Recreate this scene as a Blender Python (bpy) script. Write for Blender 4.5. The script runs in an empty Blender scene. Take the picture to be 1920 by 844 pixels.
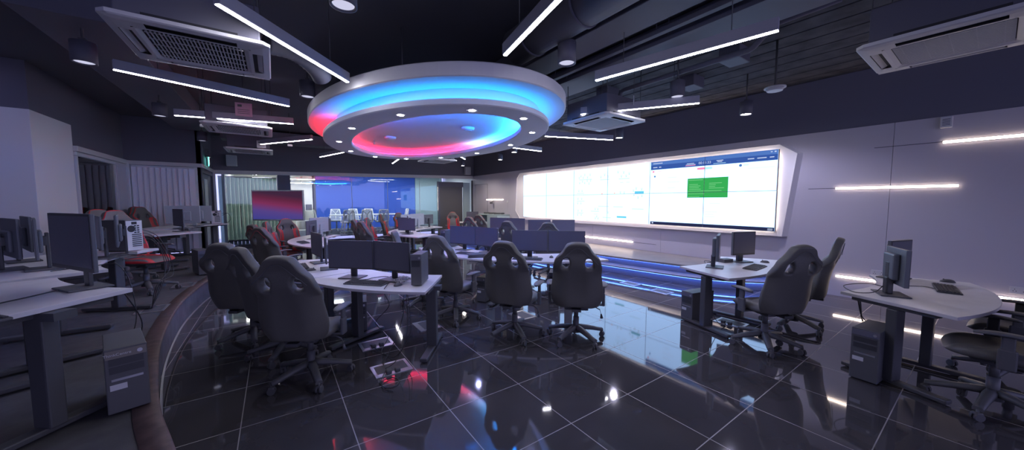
import bpy, bmesh, math, random
from mathutils import Vector, Matrix
random.seed(7)
S = bpy.context.scene
COL = S.collection
PI = math.pi
R = math.radians

# ------------------------------------------------------------------ render look
S.view_settings.view_transform = 'Standard'
S.view_settings.look = 'None'
S.view_settings.gamma = 1.0
S.view_settings.use_curve_mapping = False
S.view_settings.exposure = 1.2
S.cycles.use_denoising = True
S.cycles.max_bounces = 8
S.cycles.diffuse_bounces = 4
S.cycles.glossy_bounces = 4
S.cycles.transparent_max_bounces = 12
S.cycles.sample_clamp_indirect = 4.0
S.cycles.caustics_reflective = False
S.cycles.caustics_refractive = False

# ------------------------------------------------------------------ materials
def mat(name, col, rough=0.6, metal=0.0, emit=None, es=0.0, spec=0.5, bump=0.0, bscale=60, vary=0.0, vscale=3.0, coat=0.0):
    m = bpy.data.materials.new(name); m.use_nodes = True
    nt = m.node_tree; b = nt.nodes['Principled BSDF']
    b.inputs['Base Color'].default_value = (*col, 1)
    b.inputs['Roughness'].default_value = rough
    b.inputs['Metallic'].default_value = metal
    b.inputs['Specular IOR Level'].default_value = spec
    b.inputs['Coat Weight'].default_value = coat
    if emit:
        b.inputs['Emission Color'].default_value = (*emit, 1)
        b.inputs['Emission Strength'].default_value = es
    if bump or vary:
        tc = nt.nodes.new('ShaderNodeTexCoord')
        if bump:
            n = nt.nodes.new('ShaderNodeTexNoise'); n.inputs['Scale'].default_value = bscale; n.inputs['Detail'].default_value = 3
            nt.links.new(tc.outputs['Object'], n.inputs['Vector'])
            bp = nt.nodes.new('ShaderNodeBump'); bp.inputs['Strength'].default_value = bump; bp.inputs['Distance'].default_value = 0.004
            nt.links.new(n.outputs['Fac'], bp.inputs['Height']); nt.links.new(bp.outputs['Normal'], b.inputs['Normal'])
        if vary:
            n2 = nt.nodes.new('ShaderNodeTexNoise'); n2.inputs['Scale'].default_value = vscale; n2.inputs['Detail'].default_value = 4
            nt.links.new(tc.outputs['Object'], n2.inputs['Vector'])
            rp = nt.nodes.new('ShaderNodeValToRGB')
            rp.color_ramp.elements[0].position = 0.3; rp.color_ramp.elements[1].position = 0.7
            rp.color_ramp.elements[0].color = (*[c*(1-vary) for c in col], 1)
            rp.color_ramp.elements[1].color = (*[min(1, c*(1+vary)) for c in col], 1)
            nt.links.new(n2.outputs['Fac'], rp.inputs['Fac']); nt.links.new(rp.outputs['Color'], b.inputs['Base Color'])
    return m

def emis(name, col, s):
    m = bpy.data.materials.new(name); m.use_nodes = True
    nt = m.node_tree; nt.nodes.clear()
    e = nt.nodes.new('ShaderNodeEmission'); e.inputs['Color'].default_value = (*col, 1); e.inputs['Strength'].default_value = s
    o = nt.nodes.new('ShaderNodeOutputMaterial'); nt.links.new(e.outputs['Emission'], o.inputs['Surface'])
    return m

def M_floor():
    m = mat('polished_black_tile', (0.02, 0.02, 0.022), rough=0.045, spec=0.5)
    nt = m.node_tree; b = nt.nodes['Principled BSDF']
    b.inputs['IOR'].default_value = 2.1
    tc = nt.nodes.new('ShaderNodeTexCoord'); sp = nt.nodes.new('ShaderNodeSeparateXYZ')
    nt.links.new(tc.outputs['Object'], sp.inputs[0])
    T = 0.6517
    def line(axis, off):
        a = nt.nodes.new('ShaderNodeMath'); a.operation = 'SUBTRACT'; a.inputs[1].default_value = off - 20*T
        nt.links.new(sp.outputs[axis], a.inputs[0])
        d = nt.nodes.new('ShaderNodeMath'); d.operation = 'PINGPONG'; d.inputs[1].default_value = T/2
        nt.links.new(a.outputs[0], d.inputs[0])
        l = nt.nodes.new('ShaderNodeMath'); l.operation = 'LESS_THAN'; l.inputs[1].default_value = 0.0032
        nt.links.new(d.outputs[0], l.inputs[0]); return l
    lx = line(0, 1.046); ly = line(1, 2.980)
    mx = nt.nodes.new('ShaderNodeMath'); mx.operation = 'MAXIMUM'
    nt.links.new(lx.outputs[0], mx.inputs[0]); nt.links.new(ly.outputs[0], mx.inputs[1])
    n = nt.nodes.new('ShaderNodeTexNoise'); n.inputs['Scale'].default_value = 2.2; n.inputs['Detail'].default_value = 6
    nt.links.new(tc.outputs['Object'], n.inputs['Vector'])
    rp = nt.nodes.new('ShaderNodeValToRGB')
    rp.color_ramp.elements[0].color = (0.056, 0.053, 0.058, 1); rp.color_ramp.elements[1].color = (0.088, 0.082, 0.090, 1)
    nt.links.new(n.outputs['Fac'], rp.inputs['Fac'])
    mix = nt.nodes.new('ShaderNodeMix'); mix.data_type = 'RGBA'
    nt.links.new(mx.outputs[0], mix.inputs[0]); nt.links.new(rp.outputs['Color'], mix.inputs[6])
    mix.inputs[7].default_value = (0.30, 0.27, 0.27, 1)
    nt.links.new(mix.outputs[2], b.inputs['Base Color'])
    mr = nt.nodes.new('ShaderNodeMath'); mr.operation = 'MULTIPLY_ADD'; mr.inputs[1].default_value = 0.5; mr.inputs[2].default_value = 0.045
    nt.links.new(mx.outputs[0], mr.inputs[0]); nt.links.new(mr.outputs[0], b.inputs['Roughness'])
    return m

def M_carpet():
    m = mat('grey_carpet_tile', (0.10, 0.10, 0.105), rough=0.95, spec=0.1, bump=0.6, bscale=400)
    nt = m.node_tree; b = nt.nodes['Principled BSDF']
    tc = nt.nodes.new('ShaderNodeTexCoord'); n = nt.nodes.new('ShaderNodeTexNoise'); n.inputs['Scale'].default_value = 9; n.inputs['Detail'].default_value = 6
    nt.links.new(tc.outputs['Object'], n.inputs['Vector'])
    rp = nt.nodes.new('ShaderNodeValToRGB')
    rp.color_ramp.elements[0].color = (0.075, 0.073, 0.077, 1); rp.color_ramp.elements[1].color = (0.15, 0.145, 0.15, 1)
    nt.links.new(n.outputs['Fac'], rp.inputs['Fac']); nt.links.new(rp.outputs['Color'], b.inputs['Base Color'])
    return m

def M_cove(name, stops, strength, cx, cy):
    # RGB LED strip: the colour of each LED changes round the oval
    m = bpy.data.materials.new(name); m.use_nodes = True; nt = m.node_tree; nt.nodes.clear()
    g = nt.nodes.new('ShaderNodeTexCoord'); sp = nt.nodes.new('ShaderNodeSeparateXYZ'); nt.links.new(g.outputs['Object'], sp.inputs[0])
    at = nt.nodes.new('ShaderNodeMath'); at.operation = 'ARCTAN2'
    nt.links.new(sp.outputs[1], at.inputs[0]); nt.links.new(sp.outputs[0], at.inputs[1])
    f = nt.nodes.new('ShaderNodeMath'); f.operation = 'MULTIPLY_ADD'; f.inputs[1].default_value = 1/(2*PI); f.inputs[2].default_value = 0.5
    nt.links.new(at.outputs[0], f.inputs[0])
    rp = nt.nodes.new('ShaderNodeValToRGB'); cr = rp.color_ramp
    while len(cr.elements) > 1: cr.elements.remove(cr.elements[0])
    cr.elements[0].position = stops[0][0]; cr.elements[0].color = (*stops[0][1], 1)
    for p, c in stops[1:]:
        e = cr.elements.new(p); e.color = (*c, 1)
    nt.links.new(f.outputs[0], rp.inputs['Fac'])
    e = nt.nodes.new('ShaderNodeEmission'); e.inputs['Strength'].default_value = strength
    nt.links.new(rp.outputs['Color'], e.inputs['Color'])
    o = nt.nodes.new('ShaderNodeOutputMaterial'); nt.links.new(e.outputs['Emission'], o.inputs['Surface'])
    return m

def M_glass():
    m = bpy.data.materials.new('clear_glass'); m.use_nodes = True; nt = m.node_tree; nt.nodes.clear()
    t = nt.nodes.new('ShaderNodeBsdfTransparent'); t.inputs['Color'].default_value = (0.93, 0.96, 0.97, 1)
    g = nt.nodes.new('ShaderNodeBsdfGlossy'); g.inputs['Roughness'].default_value = 0.0
    fr = nt.nodes.new('ShaderNodeFresnel'); fr.inputs['IOR'].default_value = 1.6
    mx = nt.nodes.new('ShaderNodeMixShader'); o = nt.nodes.new('ShaderNodeOutputMaterial')
    nt.links.new(fr.outputs[0], mx.inputs[0]); nt.links.new(t.outputs[0], mx.inputs[1]); nt.links.new(g.outputs[0], mx.inputs[2])
    nt.links.new(mx.outputs[0], o.inputs['Surface']); return m

def M_gradient_screen():
    # a soft red and blue picture shown on the television
    m = bpy.data.materials.new('television_picture'); m.use_nodes = True; nt = m.node_tree; nt.nodes.clear()
    tc = nt.nodes.new('ShaderNodeTexCoord'); sp = nt.nodes.new('ShaderNodeSeparateXYZ'); nt.links.new(tc.outputs['Generated'], sp.inputs[0])
    r1 = nt.nodes.new('ShaderNodeValToRGB'); c = r1.color_ramp
    c.elements[0].position = 0.0; c.elements[0].color = (0.045, 0.05, 0.26, 1)
    c.elements[1].position = 1.0; c.elements[1].color = (0.05, 0.02, 0.05, 1)
    for p, q in ((0.35, (0.09, 0.055, 0.24)), (0.62, (0.20, 0.03, 0.10)), (0.82, (0.12, 0.02, 0.055))):
        e = c.elements.new(p); e.color = (*q, 1)
    ad = nt.nodes.new('ShaderNodeMath'); ad.operation = 'MULTIPLY_ADD'; ad.inputs[1].default_value = 0.22
    nt.links.new(sp.outputs[0], ad.inputs[0]); nt.links.new(sp.outputs[2], ad.inputs[2])
    nt.links.new(ad.outputs[0], r1.inputs['Fac'])
    e = nt.nodes.new('ShaderNodeEmission'); e.inputs['Strength'].default_value = 0.42
    nt.links.new(r1.outputs[0], e.inputs['Color']); o = nt.nodes.new('ShaderNodeOutputMaterial'); nt.links.new(e.outputs[0], o.inputs['Surface'])
    return m

WHITE_LED = (0.90, 0.88, 1.0)
m_floor = M_floor(); m_carpet = M_carpet(); m_glass = M_glass(); m_tvpic = M_gradient_screen()
m_wall = mat('satin_wall_panel', (0.52, 0.50, 0.56), rough=0.45, spec=0.35, bump=0.05, bscale=30)
m_col = mat('column_paint', (0.78, 0.78, 0.82), rough=0.6, bump=0.05)
m_blackpaint = mat('black_ceiling_paint', (0.16, 0.16, 0.18), rough=0.9, spec=0.15, bump=0.3, bscale=18)
m_blackwall = mat('black_wall_paint', (0.16, 0.16, 0.20), rough=0.85, spec=0.2, bump=0.1, bscale=25)
m_duct = mat('dark_painted_duct', (0.13, 0.13, 0.165), rough=0.55, spec=0.35, bump=0.15, bscale=20)
m_concrete = mat('dark_painted_concrete', (0.09, 0.09, 0.10), rough=0.9, spec=0.1, bump=0.5, bscale=6, vary=0.3, vscale=4)
m_white = mat('white_plaster', (0.78, 0.78, 0.80), rough=0.7, spec=0.2)
m_header = mat('white_header_trim', (0.6, 0.6, 0.63), rough=0.5)
m_laminate = mat('white_laminate', (0.72, 0.70, 0.72), rough=0.38, spec=0.4, vary=0.03, vscale=8)
m_edge = mat('laminate_edge', (0.6, 0.58, 0.6), rough=0.5)
m_steel = mat('black_powder_steel', (0.075, 0.075, 0.08), rough=0.45, bump=0.1, bscale=500)
m_leather = mat('black_leatherette', (0.118, 0.113, 0.105), rough=0.42, spec=0.45, bump=0.35, bscale=220)
m_leather2 = mat('black_leatherette_back', (0.122, 0.117, 0.104), rough=0.5, spec=0.4, bump=0.35, bscale=220)
m_stitch = mat('grey_stitching', (0.12, 0.12, 0.13), rough=0.7)
m_red = mat('red_leatherette', (0.55, 0.03, 0.035), rough=0.42, spec=0.45, bump=0.3, bscale=220)
m_bluefab = mat('blue_trim', (0.05, 0.07, 0.35), rough=0.6)
m_plastic = mat('black_plastic', (0.10, 0.10, 0.105), rough=0.5, bump=0.1, bscale=300)
m_plastic2 = mat('dark_grey_plastic', (0.10, 0.10, 0.11), rough=0.5, bump=0.1, bscale=300)
m_monback = mat('monitor_shell', (0.12, 0.13, 0.15), rough=0.45)
m_monback_lt = mat('silver_monitor_shell', (0.42, 0.46, 0.50), rough=0.4)
m_bezel = mat('monitor_bezel', (0.05, 0.05, 0.055), rough=0.4)
m_screen = mat('unlit_screen', (0.10, 0.10, 0.135), rough=0.28, spec=0.5)
m_keys = mat('dark_keycaps', (0.055, 0.055, 0.06), rough=0.6)
m_label = mat('paper_label', (0.6, 0.6, 0.62), rough=0.7)
m_silver = mat('brushed_silver', (0.55, 0.55, 0.57), rough=0.32, metal=0.8)
m_nosing = mat('brown_wood_nosing', (0.13, 0.085, 0.08), rough=0.5, vary=0.3, vscale=14)
m_riser = mat('dark_blue_riser', (0.14, 0.14, 0.17), rough=0.5, vary=0.25, vscale=6, bump=0.1)
m_stage = mat('stage_vinyl', (0.26, 0.24, 0.24), rough=0.4, vary=0.12, vscale=5)
m_stage_r = mat('stage_riser', (0.22, 0.21, 0.25), rough=0.45)
m_acwhite = mat('white_unit_plastic', (0.62, 0.62, 0.64), rough=0.45)
m_acdark = mat('grille_shadow_plastic', (0.03, 0.03, 0.035), rough=0.8)
m_strip = emis('led_strip', WHITE_LED, 24.0)
m_wallstrip = emis('wall_led_strip', (1.0, 0.80, 0.66), 8.0)
m_dl = emis('downlight_lamp', (1.0, 0.88, 0.82), 40.0)
m_dl_dim = emis('dim_downlight_lamp', (0.75, 0.75, 1.0), 0.35)
m_ringdl = emis('ring_downlight_lamp', (0.9, 0.85, 1.0), 30.0)
m_vw = emis('video_wall_white', (0.38, 0.60, 1.0), 1.15)
m_vw_blue = emis('video_wall_navy', (0.035, 0.09, 0.34), 0.5)
m_vw_blue2 = emis('video_wall_mid_blue', (0.075, 0.17, 0.48), 0.5)
m_vw_dark = emis('video_wall_taskbar', (0.02, 0.025, 0.07), 0.5)
m_vw_green = emis('video_wall_green', (0.035, 0.37, 0.085), 0.5)
m_vw_gtext = emis('video_wall_green_text', (0.17, 0.55, 0.22), 0.5)
m_vw_cyan = emis('video_wall_cyan', (0.42, 0.72, 0.90), 0.55)
m_vw_cyan2 = emis('video_wall_cyan_block', (0.12, 0.52, 0.75), 0.55)
m_vw_grey = emis('video_wall_grey', (0.62, 0.62, 0.74), 0.5)
m_vw_pale = emis('video_wall_pale_text', (0.5, 0.58, 0.8), 0.5)
m_vw_pink = emis('video_wall_pink', (0.95, 0.25, 0.45), 0.5)
m_vw_orange = emis('video_wall_orange', (1.0, 0.35, 0.15), 0.5)
m_backlight = emis('panel_backlight', (1.0, 0.82, 0.76), 20.0)
m_stageled = emis('stage_blue_led', (0.08, 0.20, 1.0), 9.0)
m_stagecyan = emis('stage_cyan_led', (0.1, 0.65, 1.0), 6.0)
m_blueroom = mat('blue_feature_wall', (0.045, 0.13, 0.62), rough=0.7)
m_roomwall = mat('meeting_room_wall', (0.68, 0.72, 0.72), rough=0.7)
m_teal = mat('pale_teal_blind', (0.42, 0.55, 0.55), rough=0.7)
m_blind = mat('lilac_blind', (0.74, 0.73, 0.80), rough=0.75)
m_blindglass = mat('green_white_blind', (0.50, 0.58, 0.52), rough=0.7)
def translucent(m, k):
    nt = m.node_tree; b = nt.nodes['Principled BSDF']; o = nt.nodes['Material Output']
    t = nt.nodes.new('ShaderNodeBsdfTranslucent'); t.inputs['Color'].default_value = b.inputs['Base Color'].default_value
    x = nt.nodes.new('ShaderNodeMixShader'); x.inputs[0].default_value = k
    nt.links.new(b.outputs[0], x.inputs[1]); nt.links.new(t.outputs[0], x.inputs[2]); nt.links.new(x.outputs[0], o.inputs['Surface'])
m_blindglass2 = mat('green_white_blind_cloth', (0.60, 0.72, 0.69), rough=0.7); translucent(m_blindglass2, 0.5)
m_pendant = mat('pendant_housing_paint', (0.34, 0.34, 0.40), rough=0.5)
m_darkdoor = mat('dark_grey_door', (0.11, 0.11, 0.12), rough=0.45)
m_frame_dk = mat('dark_aluminium', (0.06, 0.06, 0.075), rough=0.45)
m_chairwhite = mat('white_chair_plastic', (0.88, 0.88, 0.88), rough=0.4)
m_chairmesh = mat('grey_chair_mesh', (0.42, 0.44, 0.50), rough=0.8)
m_roomlamp = emis('office_lamp', (1.0, 0.97, 0.92), 14.0)
m_bluelamp = emis('meeting_room_lamp', (0.85, 0.92, 1.0), 22.0)
m_exit = emis('exit_sign_face', (0.18, 0.75, 0.62), 0.9)
m_exitw = emis('exit_sign_white', (0.95, 0.98, 1.0), 1.2)
m_pinknote = mat('pink_notice', (0.62, 0.35, 0.45), rough=0.7)
m_cable = mat('black_cable', (0.03, 0.03, 0.034), rough=0.5)
m_ringstrip_o = M_cove('outer_cove_led', [
    (0.0, (1.6, 0.02, 0.05)), (0.03, (0.10, 0.20, 1.0)), (0.10, (0.0, 0.30, 1.0)), (0.27, (0.0, 0.31, 1.0)),
    (0.36, (0.05, 0.24, 1.0)), (0.45, (0.50, 0.42, 1.0)), (0.56, (0.50, 0.42, 1.0)), (0.62, (0.04, 0.25, 1.0)),
    (0.72, (1.6, 0.03, 0.10)), (0.88, (1.6, 0.02, 0.05)), (1.0, (1.6, 0.02, 0.05))], 7.0, 0, 0)
m_ringstrip_i = M_cove('inner_cove_led', [
    (0.0, (1.6, 0.10, 0.14)), (0.05, (0.9, 0.15, 0.8)), (0.12, (0.6, 3.0, 20.0)), (0.30, (0.3, 7.0, 32.0)),
    (0.40, (0.03, 0.9, 3.2)), (0.50, (0.10, 0.55, 1.2)), (0.575, (0.6, 0.55, 1.0)), (0.60, (1.0, 0.06, 0.18)),
    (0.74, (1.0, 0.012, 0.08)), (0.90, (1.0, 0.03, 0.04)), (1.0, (1.0, 0.06, 0.09))], 10.0, 0, 0)

# ------------------------------------------------------------------ mesh builder
class MB:
    def __init__(self): self.bm = bmesh.new(); self.mi = 0
    def _merge(self, t, M=None):
        if M is not None: bmesh.ops.transform(t, matrix=M, verts=t.verts)
        vm = {}
        for v in t.verts: vm[v] = self.bm.verts.new(v.co)
        for f in t.faces:
            try:
                nf = self.bm.faces.new([vm[v] for v in f.verts]); nf.material_index = self.mi; nf.smooth = f.smooth
            except ValueError: pass
        t.free()
    def box(self, c, s, rz=0, bev=0, seg=2, rx=0, ry=0):
        t = bmesh.new(); bmesh.ops.create_cube(t, size=1)
        bmesh.ops.scale(t, vec=s, verts=t.verts)
        if bev:
            bmesh.ops.bevel(t, geom=t.edges[:], offset=min(bev, 0.49*min(s)), segments=seg, affect='EDGES', profile=0.5)
        self._merge(t, Matrix.Translation(c) @ Matrix.Rotation(rz, 4, 'Z') @ Matrix.Rotation(rx, 4, 'X') @ Matrix.Rotation(ry, 4, 'Y'))
        return self
    def cyl(self, p0, p1, r0, r1=None, n=16, smooth=True):
        r1 = r0 if r1 is None else r1
        p0, p1 = Vector(p0), Vector(p1); d = p1-p0
        q = d.to_track_quat('Z', 'Y').to_matrix()
        a = [self.bm.verts.new(p0+q@Vector((r0*math.cos(2*PI*i/n), r0*math.sin(2*PI*i/n), 0))) for i in range(n)]
        b = [self.bm.verts.new(p1+q@Vector((r1*math.cos(2*PI*i/n), r1*math.sin(2*PI*i/n), 0))) for i in range(n)]
        for i in range(n):
            f = self.bm.faces.new((a[i], a[(i+1) % n], b[(i+1) % n], b[i])); f.smooth = smooth; f.material_index = self.mi
        for r, rev in ((a, True), (b, False)):
            f = self.bm.faces.new(list(reversed(r)) if rev else r); f.material_index = self.mi
        return self
    def tube(self, pts, r, n=6, closed=False):
        pts = [Vector(p) for p in pts]; rings = []
        N = len(pts)
        for i, p in enumerate(pts):
            d = (pts[min(i+1, N-1)]-pts[max(i-1, 0)])
            if d.length < 1e-6: d = Vector((0, 0, 1))
            q = d.to_track_quat('Z', 'Y').to_matrix()
            rings.append([self.bm.verts.new(p+q@Vector((r*math.cos(2*PI*k/n), r*math.sin(2*PI*k/n), 0))) for k in range(n)])
        for a, b in zip(rings, rings[1:]):
            for k in range(n):
                f = self.bm.faces.new((a[k], a[(k+1) % n], b[(k+1) % n], b[k])); f.smooth = True; f.material_index = self.mi
        for rr, rev in ((rings[0], True), (rings[-1], False)):
            f = self.bm.faces.new(list(reversed(rr)) if rev else rr); f.material_index = self.mi
        return self
    def prism(self, poly, z0, z1, side_mi=None):
        n = len(poly)
        a = [self.bm.verts.new((x, y, z0)) for x, y in poly]; b = [self.bm.verts.new((x, y, z1)) for x, y in poly]
        sm = self.mi if side_mi is None else side_mi
        for i in range(n):
            f = self.bm.faces.new((a[i], a[(i+1) % n], b[(i+1) % n], b[i])); f.material_index = sm
        f = self.bm.faces.new(b); f.material_index = self.mi
        f = self.bm.faces.new(list(reversed(a))); f.material_index = self.mi
        return self
    def quad(self, *v):
        f = self.bm.faces.new([self.bm.verts.new(p) for p in v]); f.material_index = self.mi; return self
    def loft(self, loops, closed=True, smooth=True):
        L = [[self.bm.verts.new(p) for p in l] for l in loops]; n = len(L[0])
        for a, b in zip(L, L[1:]):
            for k in range(n if closed else n-1):
                f = self.bm.faces.new((a[k], a[(k+1) % n], b[(k+1) % n], b[k])); f.smooth = smooth; f.material_index = self.mi
        return L
    def cap(self, loop, rev=False):
        f = self.bm.faces.new(list(reversed(loop)) if rev else loop); f.material_index = self.mi
    def obj(self, name, mats, parent=None, loc=None, fix=True):
        if fix: bmesh.ops.recalc_face_normals(self.bm, faces=self.bm.faces[:])
        me = bpy.data.meshes.new(name); self.bm.to_mesh(me); self.bm.free()
        for m in (mats if isinstance(mats, (list, tuple)) else [mats]): me.materials.append(m)
        o = bpy.data.objects.new(name, me); COL.objects.link(o)
        if parent: o.parent = parent
        if loc: o.location = loc
        return o

def tag(o, label, cat, group=None, kind=None):
    if label: o['label'] = label
    if cat: o['category'] = cat
    if group: o['group'] = group
    if kind: o['kind'] = kind
    return o
def thing(name, label, cat, loc=(0, 0, 0), rz=0, group=None):
    o = bpy.data.objects.new(name, None); COL.objects.link(o); o.empty_display_size = 0.1
    o.location = loc; o.rotation_euler = (0, 0, rz)
    return tag(o, label, cat, group)
def struct(o): o['kind'] = 'structure'; return o
def dup(root, loc, rz, label, group=None):
    r = root.copy(); COL.objects.link(r); r.location = loc; r.rotation_euler = (0, 0, rz); r['label'] = label
    if group: r['group'] = group
    elif 'group' in r: del r['group']
    for ch in list(root.children):
        c = ch.copy(); COL.objects.link(c); c.parent = r
        for g in list(ch.children):
            d = g.copy(); COL.objects.link(d); d.parent = c
    return r
def catmull(pts, sub=8):
    P = [Vector(p) for p in pts]; out = []
    for i in range(len(P)-1):
        p0 = P[max(i-1, 0)]; p1 = P[i]; p2 = P[i+1]; p3 = P[min(i+2, len(P)-1)]
        for k in range(sub):
            t = k/sub
            out.append(0.5*((2*p1)+(p2-p0)*t+(2*p0-5*p1+4*p2-p3)*t*t+(3*p1-p0-3*p2+p3)*t**3))
    out.append(P[-1]); return out
def bake(o):
    dg = bpy.context.evaluated_depsgraph_get(); dg.update()
    me = bpy.data.meshes.new_from_object(o.evaluated_get(dg)); me.name = o.name
    o.modifiers.clear(); o.data = me
def text_obj(name, body, size, mtl, parent, M, ext=0.001):
    cu = bpy.data.curves.new(name, 'FONT'); cu.body = body; cu.size = size; cu.extrude = ext; cu.align_x = 'CENTER'; cu.align_y = 'CENTER'
    t = bpy.data.objects.new(name, cu); COL.objects.link(t)
    dg = bpy.context.evaluated_depsgraph_get(); dg.update()
    me = bpy.data.meshes.new_from_object(t.evaluated_get(dg)); me.name = name
    bpy.data.objects.remove(t)
    me.transform(M); me.materials.clear(); me.materials.append(mtl)
    o = bpy.data.objects.new(name, me); COL.objects.link(o); o.parent = parent
    return o

# ================================================================== THE SETTING
PL = 0.30          # platform height
CEIL = 3.72
WX = 7.79          # right wall
struct(MB().box((2.2, 4.6, -0.05), (11.6, 29.2, 0.1)).obj('floor', m_floor))
struct(MB().box((2.2, 4.6, CEIL+0.05), (11.6, 29.2, 0.1)).obj('ceiling', m_blackpaint))
# right wall: pale panels with joints, black band above
b = MB()
ys = [-4.2, -1.6, 0.96, 2.9, 4.72, 6.9, 9.1, 11.4, 14.45]
for y0, y1 in zip(ys, ys[1:]): b.box((WX+0.03, (y0+y1)/2, 1.4), (0.06, y1-y0-0.004, 2.8), bev=0.0015, seg=1)
struct(b.obj('wall_right', m_wall))
struct(MB().box((WX+0.07, 5.1, 3.27), (0.06, 18.6, 0.96)).obj('wall_right_upper', m_blackwall))
struct(MB().box((WX+0.09, 5.1, 1.4), (0.05, 18.6, 2.84)).obj('wall_right_backing', m_blackwall))
# thin shadow grooves continuing from the wall lamps
b = MB()
for y0, y1, z in ((1.94, 1.585, 1.825), (1.16, 0.495, 2.445), (5.49, 4.84, 0.525), (13.6, 13.09, 1.685)):
    b.box((WX-0.001, (y0+y1)/2, z), (0.004, abs(y1-y0), 0.010))
struct(b.obj('trim_1', m_duct))
# service door flush in the right wall near the far corner
d1 = struct(MB().box((WX-0.004, 13.56, 1.19), (0.014, 1.06, 2.36), bev=0.003).obj('door_1', m_wall))
b = MB()
for c, s in (((WX-0.006, 13.02, 1.19), (0.008, 0.014, 2.40)), ((WX-0.006, 14.10, 1.19), (0.008, 0.014, 2.40)), ((WX-0.006, 13.56, 2.385), (0.008, 1.08, 0.014))): b.box(c, s)
b.obj('door_frame', m_duct, d1)
MB().cyl((WX-0.012, 13.14, 1.0), (WX-0.05, 13.14, 1.0), 0.012).box((WX-0.055, 13.19, 1.0), (0.016, 0.12, 0.02), bev=0.005).obj('door_handle', m_silver, d1)

# raised platform with curved edge on the left
edge = [(0.55, -1.2), (0.10, 0.5), (-0.22, 1.5), (-0.50, 2.45), (-0.66, 3.0), (-0.815, 3.75), (-0.91, 4.3), (-0.975, 4.85),
        (-1.03, 5.6), (-1.04, 6.3), (-0.985, 7.2), (-0.87, 8.0), (-0.72, 9.0), (-0.56, 10.0), (-0.40, 11.1), (-0.30, 11.85)]
ec = [(p.x, p.y) for p in catmull([(x, y, 0) for x, y in edge], 6)]
def offs(path, d):
    o = []
    for i, p in enumerate(path):
        a = Vector(path[max(i-1, 0)]); c = Vector(path[min(i+1, len(path)-1)]); t = (c-a).normalized()
        o.append((p[0]-t.y*d, p[1]+t.x*d))
    return o
inner = offs(ec, 0.11)
b = MB()
b.prism([(-4.0, -1.2)] + offs(ec, 0.02) + [(-4.0, 11.85)], 0, PL-0.004)
struct(b.obj('floor_platform', m_carpet))
out = offs(ec, 0.0)
b = MB(); L = b.loft([[(x, y, 0.0) for x, y in out], [(x, y, PL-0.02) for x, y in out]], closed=False)
L2 = b.loft([[(x, y, PL-0.02) for x, y in offs(ec, 0.02)], [(x, y, 0.0) for x, y in offs(ec, 0.02)]], closed=False)
struct(b.obj('platform_riser', m_riser))
b = MB(); b.loft([[(x, y, PL-0.025) for x, y in offs(ec, -0.012)], [(x, y, PL+0.001) for x, y in offs(ec, -0.012)], [(x, y, PL+0.003) for x, y in offs(ec, 0.0)], [(x, y, PL+0.003) for x, y in inner], [(x, y, PL-0.025) for x, y in inner]], closed=False)
struct(b.obj('trim_2', m_nosing))
b = MB(); o1 = offs(ec, -0.004)
b.loft([[(x, y, 0.0) for x, y in offs(ec, -0.02)], [(x, y, 0.008) for x, y in offs(ec, -0.02)], [(x, y, 0.008) for x, y in o1]], closed=False)
struct(b.obj('trim_3', m_silver))

# stage along the right wall: two steps lit by blue strips tucked under each nosing
stg = [(6.02, 11.4), (6.05, 9.6), (6.12, 7.6), (6.29, 5.54), (6.60, 3.57), (6.84, 2.98), (7.20, 2.52), (7.55, 2.32), (7.77, 2.27)]
sc = [(p.x, p.y) for p in catmull([(x, y, 0) for x, y in stg], 8)]
def stage_poly(d): return offs(sc, d) + [(WX-0.002, 2.27+abs(d)*0.2), (WX-0.002, 11.4)]
b = MB().prism(stage_poly(0), PL+0.005, PL+0.045); struct(b.obj('floor_stage', m_stage))
b = MB().prism(stage_poly(0.10), 0.0, PL+0.004); struct(b.obj('stage_riser_upper', m_stage_r))
b = MB().prism(offs(sc, -0.24) + list(reversed(offs(sc, 0.095))), 0.145, 0.172); struct(b.obj('stage_step', m_stage))
b = MB().prism(offs(sc, -0.15) + list(reversed(offs(sc, 0.095))), 0.0, 0.144); struct(b.obj('stage_riser_lower', m_stage_r))
def nosing_lamp(d, z, label):
    a = offs(sc, d); c = offs(sc, d+0.012)
    t = tag(MB().prism(a+list(reversed(c)), z-0.010, z).obj('light_strip', m_stageled), label, 'light strip', 'blue strips under the stage steps')
    return t
nosing_lamp(0.055, PL+0.004, 'blue LED strip under the upper edge of the stage')
nosing_lamp(-0.20, 0.144, 'blue LED strip under the lower step of the stage')

# ---------------- left side: column, window wall, blind wall, door
b = MB().box((-3.4, 9.15, 1.5), (0.82, 1.3, 3.0), bev=0.004, seg=1); struct(b.obj('column', m_col))
struct(MB().box((-3.4, 9.15, 3.36), (0.82, 1.3, 0.72)).obj('column_upper', m_blackwall))
struct(MB().box((-4.02, 2.6, 1.9), (0.1, 14.0, 3.75)).obj('wall_left', m_blackwall))
struct(MB().box((-3.05, 11.1, 3.18), (0.1, 2.6, 1.12)).obj('wall_left_upper', m_blackwall))
b = MB().box((-3.0, 11.1, 2.58), (0.14, 2.6, 0.10), bev=0.01).box((-3.0, 11.1, 2.49), (0.09, 2.6, 0.07), bev=0.01)
struct(b.obj('trim_4', m_header))
w1 = struct(MB().box((-3.0, 11.05, 0.34), (0.08, 2.5, 0.08)).box((-3.0, 9.84, 1.4), (0.08, 0.06, 2.1)).box((-3.0, 11.72, 1.4), (0.08, 0.05, 2.1)).obj('window_1', m_header))
MB().box((-3.0, 10.78, 1.4), (0.012, 1.84, 2.1)).obj('glass_pane', m_glass, w1)
struct(MB().box((-3.0, 12.05, 1.4), (0.10, 0.66, 2.2)).obj('wall_left_panel', m_wall))
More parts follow.
